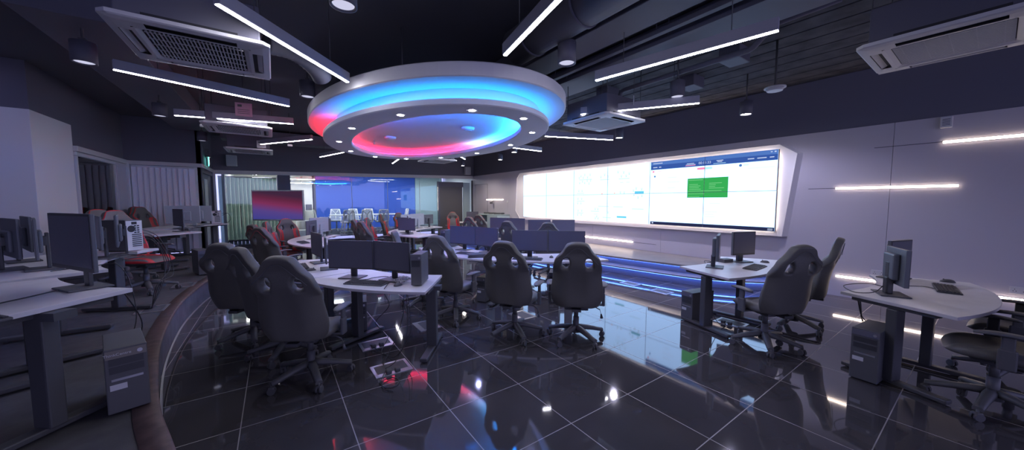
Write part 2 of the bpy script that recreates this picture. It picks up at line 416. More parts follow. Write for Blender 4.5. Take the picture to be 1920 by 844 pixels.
struct(MB().box((-2.94, 12.37, 1.43), (0.08, 0.10, 2.26), bev=0.01).obj('trim_5', m_header))
# room behind the left window
struct(MB().box((-5.6, 11.6, 1.5), (0.08, 5.0, 2.6)).obj('wall_side_room', m_teal))
struct(MB().box((-4.3, 13.3, 1.5), (2.6, 0.08, 2.6)).box((-4.3, 9.3, 1.5), (1.7, 0.08, 2.6)).obj('wall_side_room_end', m_teal))
struct(MB().box((-4.35, 11.3, 2.78), (2.6, 4.1, 0.06)).obj('ceiling_side_room', m_duct))
t = thing('office_lamp_row', 'row of small white lamps seen through the left window', 'lamp', (-4.3, 11.3, 2.6))
for k in range(6): MB().cyl((0, -1.4+k*0.5, 0), (0, -1.4+k*0.5, 0.09), 0.04).obj('lamp_head', m_roomlamp, t)
MB().box((0, 0, 0.12), (0.05, 3.2, 0.05)).obj('rail', m_duct, t)
t = thing('side_room_cabinet', 'grey-blue cabinet standing inside the room behind the left window', 'cabinet', (-4.9, 12.2, 0.22))
MB().box((0, 0, 0.9), (0.5, 1.0, 1.8), bev=0.01).obj('body', mat('blue_grey_cabinet', (0.12, 0.17, 0.27), 0.5), t)
MB().box((0.255, 0.02, 0.9), (0.012, 0.012, 1.7)).obj('door_seam', m_frame_dk, t)

def blinds(name, p0, p1, z0, z1, m, n, label, depth=0.05, yaw=0.5):
    # vertical blind: a rail with many cloth slats
    p0, p1 = Vector((*p0, 0)), Vector((*p1, 0)); d = (p1-p0); ang = math.atan2(d.y, d.x)
    t = thing(name, label, 'blind', (p0.x, p0.y, 0), ang)
    W = d.length; w = W/n
    b = MB()
    for k in range(n): b.box(((k+0.5)*w, 0, (z0+z1)/2), (w*1.08, 0.006, z1-z0), rz=yaw)
    s = b.obj('slats', m, t)
    MB().box((W/2, 0, z1+0.02), (W, 0.05, 0.04), bev=0.005).obj('head_rail', m_header, t)
    return t
blinds('vertical_blind', (-2.88, 12.40), (-1.72, 12.40), PL+0.03, 2.47, m_blind, 11, 'lilac vertical blind covering the short wall left of the alcove', yaw=0.22)
struct(MB().box((-2.28, 12.46, 1.4), (1.36, 0.04, 2.3)).obj('wall_blind_backing', m_roomwall))
struct(MB().box((-2.28, 12.4, 2.57), (1.46, 0.14, 0.10), bev=0.01).obj('trim_6', m_header))
struct(MB().box((-2.3, 12.45, 3.18), (1.5, 0.1, 1.12)).obj('wall_alcove_upper', m_blackwall))
struct(MB().box((-1.62, 13.5, 3.18), (0.1, 2.2, 1.12)).obj('wall_alcove_side_upper', m_blackwall))
d2 = struct(MB().box((-1.62, 12.5, 1.3), (0.09, 0.12, 2.5)).box((-1.62, 14.42, 1.3), (0.09, 0.12, 2.5)).box((-1.62, 13.46, 2.45), (0.09, 1.9, 0.1)).obj('door_2', m_frame_dk))
MB().box((-1.63, 13.46, 1.25), (0.03, 1.8, 2.3)).obj('door_leaf', m_duct, d2)
MB().box((-1.60, 13.2, 1.3), (0.012, 0.5, 1.9)).obj('door_glass', m_roomwall, d2)
struct(MB().box((-1.6, 13.46, 2.57), (0.13, 2.1, 0.10), bev=0.01).obj('trim_7', m_header))

# ---------------- glass front of the meeting room
G0 = Vector((-1.58, 14.55)); G1 = Vector((7.77, 14.38))
def gp(x): t = (x-G0.x)/(G1.x-G0.x); return G0.y+(G1.y-G0.y)*t
def hz(x): t = (x-G0.x)/(G1.x-G0.x); return 2.50+0.19*t
gang = math.atan2(G1.y-G0.y, G1.x-G0.x)
# header trim, rising slightly to the right corner
b = MB(); lo = []
for x in (G0.x, G1.x):
    y, z = gp(x), hz(x)
    lo.append([(x, y-0.06, z-0.01), (x, y-0.06, z+0.115), (x, y+0.06, z+0.115), (x, y+0.06, z-0.01)])
L = b.loft(lo, smooth=False); b.cap(L[0], True); b.cap(L[1])
struct(b.obj('trim_8', m_header))
b = MB(); lo = []
for x in (-4.0, 8.0):
    y, z = gp(x)+0.02, hz(x)+0.10
    lo.append([(x, y-0.05, z), (x, y-0.05, CEIL), (x, y+0.05, CEIL), (x, y+0.05, z)])
L = b.loft(lo, smooth=False); b.cap(L[0], True); b.cap(L[1])
struct(b.obj('wall_back_upper', m_blackwall))
struct(MB().box(((G0.x+G1.x)/2, gp(3.1), 0.04), (9.35, 0.07, 0.10), rz=gang).obj('baseboard_back', m_frame_dk))
def pane(n, x0, x1):
    w = struct(MB().box(((x0+x1)/2, gp((x0+x1)/2), 0.10), (x1-x0, 0.05, 0.03), rz=gang).obj('window_%d' % n, m_frame_dk))
    bb = MB(); z0 = 0.1
    y0, y1 = gp(x0), gp(x1)
    lo = [[(x0+.004, y0-.006, z0), (x0+.004, y0-.006, hz(x0)), (x0+.004, y0+.006, hz(x0)), (x0+.004, y0+.006, z0)],
          [(x1-.004, y1-.006, z0), (x1-.004, y1-.006, hz(x1)), (x1-.004, y1+.006, hz(x1)), (x1-.004, y1+.006, z0)]]
    L = bb.loft(lo, smooth=False); bb.cap(L[0], True); bb.cap(L[1])
    bb.obj('glass_pane', m_glass, w)
    return w
pane(2, -1.53, 0.12); pane(3, 0.50, 1.2)
for k, (x0, x1) in enumerate(((1.2, 2.50), (2.50, 3.85), (3.85, 5.2), (5.2, 6.1))): pane(4+k, x0, x1)
b = MB()
for x in (1.2, 2.5, 3.85, 5.2): b.box((x, gp(x), 1.35), (0.014, 0.02, 2.3))
struct(b.obj('trim_9', m_header))
struct(MB().box((0.31, gp(0.31), 1.3), (0.36, 0.10, 2.5)).obj('wall_back_post', m_frame_dk))
struct(MB().box((-1.56, gp(-1.56), 1.25), (0.07, 0.09, 2.5), bev=0.005).box((0.13, gp(0.13), 1.25), (0.05, 0.09, 2.5), bev=0.005).obj('trim_10', m_header))
blinds('vertical_blind', (-1.5, 14.85), (0.10, 14.84), 0.12, 2.42, m_blindglass2, 15, 'pale green vertical blind behind the glass left of the television', yaw=0.65)
hd = tag(MB().tube([(-0.92, 14.528, 0.75), (-0.92, 14.46, 0.75), (-0.92, 14.46, 1.45), (-0.92, 14.528, 1.45)], 0.018).obj('door_handle', m_silver), 'long vertical pull handle on the glass before the pale green blind', 'handle')
struct(MB().box((6.72, 14.62, 1.28), (1.22, 0.06, 2.44), rz=gang).obj('door_3', m_darkdoor))
MB_d = MB().box((6.72, 14.585, 2.40), (1.3, 0.05, 0.22)); struct(MB_d.obj('trim_11', m_duct))
struct(MB().box((7.53, 14.55, 1.25), (0.34, 0.06, 2.5)).obj('wall_back_strip', m_teal))
struct(MB().box((7.74, gp(7.74), 1.3), (0.05, 0.06, 2.6)).obj('trim_12', m_frame_dk))

# meeting room behind the glass
MF = 0.30
struct(MB().box((3.4, 16.6, MF-0.02), (9.4, 3.9, 0.04)).obj('floor_meeting_room', mat('meeting_room_carpet', (0.10, 0.11, 0.15), 0.95)))
struct(MB().box((3.4, 16.6, 2.98), (9.4, 3.9, 0.06)).obj('ceiling_meeting_room', mat('meeting_room_ceiling', (0.4, 0.4, 0.42), 0.8)))
struct(MB().box((3.90, 18.3, 1.6), (4.86, 0.08, 2.8)).obj('wall_feature_blue', m_blueroom))
struct(MB().box((7.1, 18.25, 1.6), (1.55, 0.08, 2.8)).obj('wall_meeting_end', m_teal))
struct(MB().box((8.1, 16.6, 1.6), (0.08, 3.9, 2.8)).obj('wall_meeting_right', m_roomwall))
struct(MB().box((-1.35, 16.6, 1.6), (0.08, 3.9, 2.8)).obj('wall_meeting_left', m_roomwall))
struct(MB().box((0.1, 18.3, 1.6), (2.9, 0.08, 2.8)).obj('wall_office', mat('office_wall', (0.82, 0.80, 0.76), 0.7)))
struct(MB().box((0.48, 15.9, 1.6), (0.07, 2.4, 2.7)).obj('wall_partition', m_blindglass))
b = MB(); b.box((1.5, 17.4, 1.6), (0.06, 0.06, 2.6)); struct(b.obj('trim_13', m_frame_dk))

# ================================================================== FURNITURE
RO, RI = 2.45, 1.68
def arc(cx, cy, r, a0, a1, n=14):
    return [(cx+r*math.cos(R(a0+(a1-a0)*i/n)), cy+r*math.sin(R(a0+(a1-a0)*i/n))) for i in range(n+1)]
def desk(c, a0, a1, label, legs, z=0.0, group=None, name='curved_desk', cat='desk', ro=RO, ri=RI):
    # an arc-shaped desk: convex user side, concave far side, T feet
    am = R((a0+a1)/2); rm = (ro+ri)/2
    ox, oy = c[0]+rm*math.cos(am), c[1]+rm*math.sin(am)
    t = thing(name, label, cat, (ox, oy, z), 0, group)
    cx, cy = c[0]-ox, c[1]-oy
    poly = arc(cx, cy, ro, a0, a1) + list(reversed(arc(cx, cy, ri, a0, a1)))
    b = MB(); b.prism(poly, 0.702, 0.73, side_mi=1)
    o = b.obj('desktop', [m_laminate, m_edge], t)
    mod = o.modifiers.new('b', 'BEVEL'); mod.width = 0.003; mod.segments = 2; mod.limit_method = 'ANGLE'; mod.angle_limit = R(50)
    rails = arc(cx, cy, rm-0.05, a0+2, a1-2); rails2 = arc(cx, cy, rm+0.05, a0+2, a1-2)
    MB().prism(rails2+list(reversed(rails)), 0.655, 0.70).obj('support_beam', m_steel, t)
    for la in legs:
        a = R(la); u = Vector((math.cos(a), math.sin(a)))
        def P(r, z): return (cx+u.x*r, cy+u.y*r, z)
        b = MB(); b.box(P(rm, 0.355), (0.075, 0.11, 0.63), rz=a, bev=0.008)
        b.box(P(rm-0.02, 0.685), (0.56, 0.07, 0.03), rz=a, bev=0.004)
        g = b.obj('leg', m_steel, t)
        b = MB(); b.box(P(rm, 0.030), (0.70, 0.075, 0.035), rz=a, bev=0.008)
        for rr in (rm-0.31, rm+0.31): b.cyl(P(rr, 0), P(rr, 0.014), 0.022)
        b.obj('foot', m_steel, g)
    return t

# ---------------------------------------------------------------- gaming chair
WT = [(0, .118), (.03, .134), (.068, .150), (.12, .168), (.18, .204), (.24, .256), (.30, .273), (.36, .272), (.42, .258), (.48, .248), (.55, .249), (.64, .262), (.74, .276), (.84, .277), (.92, .256), (1.0, .205)]
def wv(v):
    for (a, p), (b_, q) in zip(WT, WT[1:]):
        if v <= b_:
            s = (v-a)/(b_-a); return 0.885*(p+(q-p)*s)
    return 0.885*WT[-1][1]
BH = 0.74
def backrest_mesh(red, parent):
    nu, nv = 26, 36
    bm = bmesh.new(); V = {}
    for j in range(nv+1):
        v = j/nv; w = wv(v)
        for i in range(nu+1):
            u = -1+2*i/nu
            x = u*w; z = BH*(1-v) - (0.022*abs(u)**3*(1-v/0.10) if v < 0.10 else 0)
            au = abs(u)
            lower = max(0, min(1, (v-0.30)/0.15))
            y = -0.02 + 0.085*lower*max(0, au-0.45)**1.6/0.55**1.6 + 0.012*(1-lower)*au**3*min(1, v/0.25)     # side bolsters come forward
            y += 0.022*math.sin(PI*min(1, max(0, (v-0.35)/0.6)))*(1-au**2)                    # lumbar cushion
            y += 0.018*math.exp(-((v-0.16)/0.10)**2)*(1-au**2)                                # head cushion
            V[i, j] = bm.verts.new((x, y, z))
    hx, hz_, rx_, rz_ = 0.118, BH*(1-0.315), 0.038, 0.050
    def inh(x, z): return ((abs(x)-hx)/rx_)**2+((z-hz_)/rz_)**2 < 1
    holev = set()
    for j in range(nv):
        for i in range(nu):
            q = [V[i, j], V[i, j+1], V[i+1, j+1], V[i+1, j]]
            cx = sum(v.co.x for v in q)/4; cz = sum(v.co.z for v in q)/4
            if inh(cx, cz):
                holev.update(q); continue
            f = bm.faces.new(q)
            u = -1+2*(i+0.5)/nu; v = (j+0.5)/nv
            if red and ((abs(u) > 0.55 and 0.36 < v < 0.97 and abs(u) < 0.86+0.1*math.sin(v*9)) or i in (0, nu-1) or j == 0): f.material_index = 1
            f.smooth = True
    for v in [v for v in holev]:
        if not v.link_faces: bm.verts.remove(v); continue
        sx = 1 if v.co.x > 0 else -1
        dx = (abs(v.co.x)-hx)/rx_; dz = (v.co.z-hz_)/rz_; l = math.hypot(dx, dz)
        if l > 1e-6: v.co.x = sx*(hx+rx_*dx/l); v.co.z = hz_+rz_*dz/l
    bmesh.ops.recalc_face_normals(bm, faces=bm.faces[:])
    if sum(f.normal.y for f in bm.faces) < 0: bmesh.ops.reverse_faces(bm, faces=bm.faces[:])
    me = bpy.data.meshes.new('backrest'); bm.to_mesh(me); bm.free()
    for m in (m_leather, m_red if red else m_leather, m_leather2, m_leather2): me.materials.append(m)
    o = bpy.data.objects.new('backrest', me); COL.objects.link(o)
    s = o.modifiers.new('s', 'SOLIDIFY'); s.thickness = 0.075; s.offset = -1; s.material_offset = 2; s.material_offset_rim = 2; s.use_even_offset = False
    d = o.modifiers.new('d', 'SUBSURF'); d.levels = 1; d.render_levels = 1
    bake(o)
    o.parent = parent
    o.location = (0, -0.20, 0.465); o.rotation_euler = (R(11), 0, 0)
    return o
def cushion(parent, red):
    bm = bmesh.new(); nu, nv = 16, 16; V = {}
    def shape(u, v, top):
        w = 0.265*(1-0.10*max(0, v)); x = u*w; y = 0.01+v*0.25
        e = max(abs(u), abs(v))
        rr = (abs(u)**5+abs(v)**5)**(1/5); k = 1/rr*e if rr > 0 else 1
        x, y = u*w*k, 0.01+v*0.25*k
        if top:
            z = 0.505 + 0.035*max(0, abs(u)-0.5)/0.5 - 0.05*max(0, e-0.8)/0.2 - 0.03*max(0, v-0.5)
        else: z = 0.425+0.02*max(0, e-0.8)/0.2
        return (x, y, z)
    for top in (0, 1):
        for j in range(nv+1):
            for i in range(nu+1): V[top, i, j] = bm.verts.new(shape(-1+2*i/nu, -1+2*j/nv, top))
    for top in (0, 1):
        for j in range(nv):
            for i in range(nu):
                q = [V[top, i, j], V[top, i+1, j], V[top, i+1, j+1], V[top, i, j+1]]
                f = bm.faces.new(q if top else list(reversed(q))); f.smooth = True
                u = -1+2*(i+.5)/nu
                if red and top and 0.5 < abs(u) < 0.9: f.material_index = 1
    ring = [(i, 0) for i in range(nu)]+[(nu, j) for j in range(nv)]+[(i, nv) for i in range(nu, 0, -1)]+[(0, j) for j in range(nv, 0, -1)]
    for k in range(len(ring)):
        a, b_ = ring[k], ring[(k+1) % len(ring)]
        f = bm.faces.new((V[0, a[0], a[1]], V[0, b_[0], b_[1]], V[1, b_[0], b_[1]], V[1, a[0], a[1]])); f.smooth = True
        if red: f.material_index = 1
    bmesh.ops.recalc_face_normals(bm, faces=bm.faces[:])
    me = bpy.data.meshes.new('seat'); bm.to_mesh(me); bm.free()
    me.materials.append(m_leather); me.materials.append(m_red if red else m_leather)
    o = bpy.data.objects.new('seat', me); COL.objects.link(o); o.parent = parent
    d = o.modifiers.new('d', 'SUBSURF'); d.levels = 1; d.render_levels = 1; bake(o)
    return o
def make_chair(red=False, base_rot=20):
    t = thing('gaming_chair', 'x', 'chair')
    bk = backrest_mesh(red, t)
    # stitched seam round the head cushion at the back
    b = MB(); pts = []
    for k in range(21):
        s = -1+2*k/20
        v = 0.075+0.20*abs(s)**3; x = s*(wv(v)-0.022)
        pts.append((x, -0.098-0.004*abs(s), BH*(1-v)-0.004-0.02*s*s))
    b.tube(pts, 0.0028, n=4); b.obj('seam', m_red if red else m_stitch, bk)
    cushion(t, red)
    # mechanism and gas column
    b = MB().box((0, -0.02, 0.405), (0.26, 0.30, 0.035), bev=0.008).box((0, -0.20, 0.415), (0.10, 0.16, 0.03), bev=0.005).box((0, 0, 0.375), (0.12, 0.16, 0.04), bev=0.01)
    b.obj('tilt_mechanism', m_steel, t)
    b = MB().cyl((0, 0, 0.09), (0, 0, 0.26), 0.034, n=18).cyl((0, 0, 0.26), (0, 0, 0.37), 0.026, n=18); b.obj('gas_column', m_plastic, t)
    b = MB().tube([(0.06, 0.02, 0.38), (0.22, 0.02, 0.375), (0.27, 0.02, 0.35)], 0.006).tube([(0.27, 0.02, 0.35), (0.285, 0.02, 0.30)], 0.003).cyl((0.286, 0.02, 0.30), (0.292, 0.02, 0.25), 0.008, 0.018, n=8)
    b.obj('tilt_lever', m_plastic, t)
    for sx in (-1, 1):
        b = MB()
        b.box((sx*0.23, -0.01, 0.42), (0.16, 0.07, 0.016), bev=0.004)
        b.box((sx*0.305, -0.01, 0.485), (0.03, 0.085, 0.15), bev=0.01).box((sx*0.305, -0.01, 0.585), (0.024, 0.06, 0.13), bev=0.008)
        a = b.obj('armrest', m_plastic, t)
        lo = []
        for k in range(13):
            s = k/12; y = -0.14+0.28*s
            w = 0.046*(1-0.75*abs(2*s-1)**4); h = 0.014*(1-0.4*abs(2*s-1)**4)
            lo.append([(sx*0.30+w*math.cos(q), y, 0.665+h*math.sin(q)-0.012*abs(2*s-1)**2) for q in [2*PI*i/14 for i in range(14)]])
        b = MB(); L = b.loft(lo); b.cap(L[0], True); b.cap(L[-1]); b.obj('arm_pad', m_plastic2, a)
    b = MB()
    b.cyl((0, 0, 0.085), (0, 0, 0.165), 0.058, 0.042, n=18)
    for k in range(5):
        a = R(base_rot+72*k); c_, s_ = math.cos(a), math.sin(a); lo = []
        for q in range(8):
            s = q/7; r = 0.03+0.30*s; w = 0.034-0.008*s; z = 0.140-0.058*s**1.5+(0.006 if s > .9 else 0); h = 0.026-0.010*s
            lo.append([(c_*r-s_*w*x, s_*r+c_*w*x, z+h*y) for x, y in ((-1, -.9), (-1.05, .2), (-.6, 1), (.6, 1), (1.05, .2), (1, -.9))])
        L = b.loft(lo); b.cap(L[0], True); b.cap(L[-1])
    b.obj('star_base', m_plastic, t)
    for k in range(5):
        a = R(base_rot+72*k); x, y = 0.325*math.cos(a), 0.325*math.sin(a)
        w = Vector((math.cos(a+0.9), math.sin(a+0.9), 0))
        b = MB()
        for q in (-1, 1):
            p = Vector((x, y, 0.029)); b.cyl(p+w*0.006*q, p+w*0.024*q, 0.029, n=14)
        b.cyl((x, y, 0.03), (x, y, 0.085), 0.010, n=8).box((x, y, 0.052), (0.044, 0.044, 0.022), rz=a+0.9, bev=0.008)
        b.obj('caster', m_plastic, t)
    return t
chair_black = make_chair(False); chair_red = make_chair(True, 50)
used = {'b': False, 'r': False}
def chair(x, y, face, label, red=False, z=0.0, group=None):
    rz = R(face-90); k = 'r' if red else 'b'; p = chair_red if red else chair_black
    if not used[k]:
        used[k] = True; p.location = (x, y, z); p.rotation_euler = (0, 0, rz); p['label'] = label
        if group: p['group'] = group
        return p
    return dup(p, (x, y, z), rz, label, group)

# ---------------------------------------------------------------- computers
def make_monitor(kind):
    w, h, th = {'thin': (0.545, 0.325, 0.016), 'square': (0.41, 0.335, 0.03), 'wide': (0.62, 0.37, 0.02), 'big': (0.61, 0.365, 0.02)}[kind]
    zb = 0.13 if kind == 'big' else 0.105
    t = thing('monitor', 'x', 'monitor')
    b = MB().box((0, 0.0, zb+h/2), (w, th, h), bev=0.004)
    if kind == 'square': b.box((0, 0.038, zb+h*0.5), (w*0.55, 0.05, h*0.72), bev=0.015)
    else: b.box((0, 0.018, zb+h*0.42), (w*0.5, 0.03, h*0.55), bev=0.012)
    p = b.obj('display_housing', m_monback if kind != 'wide' else m_monback_lt, t)
    bz = 0.006 if kind == 'thin' else 0.016
    b = MB().box((0, -th/2-0.001, zb+h/2), (w-0.002, 0.003, h-0.002)); b.obj('bezel', m_bezel, p)
    MB().box((0, -th/2-0.003, zb+h/2+0.005), (w-2*bz, 0.003, h-2*bz-0.012)).obj('screen', m_screen, p)
    b = MB().box((0, 0.055, 0.16), (0.075, 0.022, 0.30), bev=0.006)
    if kind == 'square': b.box((0, 0.05, 0.09), (0.09, 0.05, 0.16), bev=0.012)
    b.box((0, 0.035, zb+h*0.42), (0.08, 0.04, 0.08), bev=0.006)
    b.obj('stand', m_bezel if kind != 'wide' else m_monback_lt, t)
    MB().box((0, 0.03, 0.007), (0.25, 0.20, 0.012), bev=0.005).obj('stand_base', m_plastic2, t)
    return t
mon_proto = {k: None for k in ('thin', 'square', 'wide', 'big')}
def monitor(x, y, th, label, kind='thin', z=0.73, group=None):
    if mon_proto[kind] is None:
        o = mon_proto[kind] = make_monitor(kind); o.location = (x, y, z); o.rotation_euler = (0, 0, R(th)); o['label'] = label
        if group: o['group'] = group
        return o
    return dup(mon_proto[kind], (x, y, z), R(th), label, group)

def make_keyboard():
    t = thing('keyboard', 'x', 'keyboard')
    b = MB().box((0, 0, 0.009), (0.45, 0.155, 0.014), bev=0.004, rx=R(2.5)); b.obj('keyboard_body', m_plastic, t)
    b = MB()
    for r in range(6):
        y = 0.060-r*0.0225
        row = [(-0.215+k*0.0193, 0.0165) for k in range(15)] + [(0.083+k*0.0193, 0.0165) for k in range(7)]
        if r == 5: row = [(-0.21, .022), (-0.183, .022), (-0.157, .022), (-0.075, .115), (0.005, .022), (0.032, .022), (0.06, .022)] + [(0.083+k*0.0193, 0.0165) for k in range(7)]
        for x, w in row: b.box((x+0.005, y, 0.0195+y*0.04), (w, 0.0185, 0.007), bev=0.002, seg=1)
    b.obj('keys', m_keys, t)
    return t
kb_proto = None
def keyboard(x, y, th, label, z=0.73):
    global kb_proto
    if kb_proto is None:
        kb_proto = make_keyboard(); kb_proto.location = (x, y, z); kb_proto.rotation_euler = (0, 0, R(th)); kb_proto['label'] = label; return kb_proto
    return dup(kb_proto, (x, y, z), R(th), label)
def make_mouse():
    t = thing('computer_mouse', 'x', 'mouse'); lo = []
    for k in range(11):
        s = k/10; y = -0.055+0.11*s; q = math.sqrt(max(0.02, 1-(2*s-1)**2)); w = 0.032*q**0.6; h = 0.036*q*(1-0.25*s)
        lo.append([(w*math.cos(a), y, 0.002+h*max(0, math.sin(a))) for a in [2*PI*i/16 for i in range(16)]])
    b = MB(); L = b.loft(lo); b.cap(L[0], True); b.cap(L[-1]); b.obj('mouse_body', m_plastic, t)
    MB().cyl((-0.004, 0.028, 0.029), (0.004, 0.028, 0.029), 0.007, n=10).obj('scroll_wheel', m_plastic2, t)
    return t
ms_proto = None
def mouse(x, y, th, label, z=0.73):
    global ms_proto
    if ms_proto is None:
        ms_proto = make_mouse(); ms_proto.location = (x, y, z); ms_proto.rotation_euler = (0, 0, R(th)); ms_proto['label'] = label; return ms_proto
    return dup(ms_proto, (x, y, z), R(th), label)
def tower(x, y, th, label, z=0.0, w=0.17, d=0.40, h=0.38, sticker=True, rear=False, logo=None, top_grey=False):
    # front faces local -Y
    t = thing('computer_tower', label, 'computer', (x, y, z), R(th))
    MB().box((0, 0.01, h/2+0.006), (w, d-0.02, h-0.012), bev=0.004).obj('case', m_plastic2, t)
    b = MB().box((0, -d/2+0.008, h/2+0.006), (w+0.004, 0.026, h-0.008), bev=0.006)
    f = b.obj('front_panel', m_plastic, t)
    b = MB()
    b.box((0, -d/2-0.006, h*0.80), (w*0.82, 0.004, 0.042)).box((0, -d/2-0.006, h*0.68), (w*0.82, 0.004, 0.042))
    b.obj('drive_bay', m_bezel, f)
    b = MB().box((0, -d/2-0.007, h-0.035), (w-0.004, 0.005, 0.05), bev=0.002); b.obj('front_strip', m_duct if not top_grey else mat('warm_grey_bezel', (0.20, 0.18, 0.16), 0.5), f)
    MB().cyl((w*0.33, -d/2-0.005, h-0.035), (w*0.33, -d/2-0.012, h-0.035), 0.012, n=12).obj('power_button', m_silver, f)
    if sticker:
        MB().box((-w*0.22, -d/2-0.006, h*0.42), (w*0.40, 0.002, 0.035)).obj('sticker', m_label, f)
        MB().box((w*0.0, -d/2-0.006, h*0.53), (w*0.75, 0.003, 0.014)).obj('drive_slot', m_silver, f)
    if logo:
        text_obj('lettering', logo, 0.022, m_label, f, Matrix.Translation((-w*0.20, -d/2-0.011, h-0.035)) @ Matrix.Rotation(PI/2, 4, 'X'))
    if rear:
        b = MB(); b.mi = 0
        b.box((0, d/2+0.001, h/2), (w-0.012, 0.004, h-0.02))
        r = b.obj('rear_panel', m_acwhite, t)
        b = MB()
        for k in range(7): b.box((-0.02, d/2+0.004, 0.06+k*0.022), (w*0.55, 0.004, 0.010))
        for k in range(4):
            for q in range(2): b.box((-w*0.22+q*0.03, d/2+0.004, h*0.60+k*0.025), (0.02, 0.006, 0.014))
        b.cyl((0.03, d/2+0.002, h*0.72), (0.03, d/2+0.006, h*0.72), 0.038, n=20).box((0.0, d/2+0.004, h*0.9), (0.05, 0.005, 0.03))
        b.obj('ports', m_acdark, r)
    return t
def cable(pts, label, r=0.004, sub=8, group=None):
    b = MB().tube(catmull(pts, sub), r, n=6)
    return tag(b.obj('cable', m_cable), label, 'cable', group)

# ================================================================== PLACING THE FURNITURE
CF = (2.58, 5.11); CM = (4.60, 5.70); CR = (5.05, 3.99); CX = (5.145, 2.375); CD = (2.65, 8.75); CG = (5.0, 9.3); CB = (6.65, 7.9); CW = (6.6, 15.2)
LA, LB, LC, LD = (0.22, 4.60), (0.30, 5.10), (0.01, 9.93), (0.11, 10.33)
GD = 'curved white desks'
desk(CF, 234.5, 197.4, 'white curved desk in the foreground with two monitors and a slim computer on its end', [233.6, 207])
desk(CF, 196.9, 160.5, 'white curved desk end with mouse and keyboard left of the foreground pair of monitors', [188, 163])
desk(CM, 258, 217.8, 'white curved desk in front of the two middle black chairs', [246, 220.3])
desk(CM, 217.2, 167, 'white curved desk behind the left middle chair, with a stack of dark pads', [214.8, 190, 170])
desk(CR, 249.5, 296.5, 'white curved desk below the right end of the video wall', [251.5, 272])
desk(CX, 247, 293, 'white curved desk by the right wall, with an old square monitor seen from behind', [248.6, 268])
desk(CD, 213, 181.5, 'round-ended white desk before the red chairs near the television', [210, 185])
desk(CD, 181, 138, 'white desk right of the television, carrying blue-lit monitors', [176, 142])
desk(CG, 209, 171, 'white curved desk left of centre before the white meeting chairs', [206, 174])
desk(CG, 170.5, 135, 'white desk in the far middle under the pale blue monitor backs', [166, 138])
desk(CG, 134.5, 99, 'farthest white desk in front of the glass and the dark door', [130, 103])
desk(CB, 252, 217, 'white desk beside the stage carrying two dark monitors', [248, 221])
desk(CW, 292, 258, 'white desk in the far right corner below the service door', [288, 262])
desk(LA, 233, 199.5, 'white desk in the left foreground on the raised platform', [231, 205], z=PL)
desk(LB, 208.5, 152, 'white desk on the platform carrying a computer with its rear ports showing', [205, 178, 155], z=PL)
desk(LC, 226, 192, 'white desk on the platform in front of the two left red chairs', [214, 196], z=PL)
desk(LD, 189, 131, 'white desk on the platform below the green exit sign', [186, 156, 134], z=PL)

# chairs
chair(0.22, 3.50, 57, 'large black gaming chair in the left foreground with its back to us')
chair(0.05, 4.20, 28, 'black gaming chair seen from the side, just left of the large foreground chair')
chair(-0.25, 4.86, 55, 'leftmost black gaming chair, next to the platform edge')
chair(1.80, 4.95, -8, 'black gaming chair seen side-on, behind the foreground monitors')
chair(1.98, 4.17, 27, 'left black gaming chair of the middle row of three, turned to the right')
chair(2.31, 3.24, 35, 'centre black gaming chair of the middle row of three')
chair(2.84, 2.75, 45, 'right black gaming chair of the middle row, its back square to us')
chair(4.40, 1.40, 62, 'black gaming chair in front of the desk under the video wall')
chair(5.40, 1.42, 98, 'black gaming chair seen edge-on behind another at the desk under the video wall')
chair(4.48, -0.06, 96, 'dark gaming chair pushed under the right wall desk, nearest the camera')
chair(5.36, -0.16, 88, 'dark gaming chair at the curved end of the right wall desk')
chair(4.83, 5.52, 47, 'black gaming chair showing only its rounded top in front of the stage monitors')
chair(4.53, 6.28, 20, 'black gaming chair behind the horizontal computer in the centre')
chair(0.08, 7.26, 38, 'black and red gaming chair nearest in the group under the television', red=True)
chair(-0.02, 8.10, 30, 'black and red gaming chair half hidden behind the nearest one under the television', red=True)
chair(0.21, 8.79, -12, 'slim red-edged gaming chair below the television, facing right', red=True)
chair(0.39, 9.82, -62, 'red and black gaming chair facing us below the right corner of the television', red=True)
chair(1.89, 8.66, 8, 'red-edged gaming chair leftmost of the three in front of the white meeting chairs', red=True)
chair(1.89, 7.98, 15, 'black-backed gaming chair with red rim before the three red ones at centre', red=True)
chair(2.30, 9.26, -28, 'middle red and black gaming chair in front of the white meeting chairs', red=True)
chair(3.28, 11.79, -22, 'red and black gaming chair farthest back before the white meeting chairs', red=True)
chair(4.78, 8.55, 20, 'small black gaming chair with red rim, left of the pair at the far right', red=True)
chair(5.72, 9.73, 25, 'small black gaming chair with red rim, right of the pair at the far right', red=True)
chair(5.82, 12.31, -105, 'red and black gaming chair facing us in front of the dark door', red=True)
chair(4.0, 12.75, -70, 'red gaming chair peeking out behind the pale blue monitor backs', red=True)
chair(-1.55, 6.97, -32, 'red and black gaming chair right behind the computer with rear ports', red=True, z=PL)
chair(-2.24, 11.26, -28, 'red and black gaming chair in front of the lilac blind', red=True, z=PL)
chair(-2.02, 8.12, -30, 'red-rimmed gaming chair half hidden at the left window', red=True, z=PL)
chair(-2.44, 11.90, -20, 'red-rimmed gaming chair peeking out before the lilac blind', red=True, z=PL)

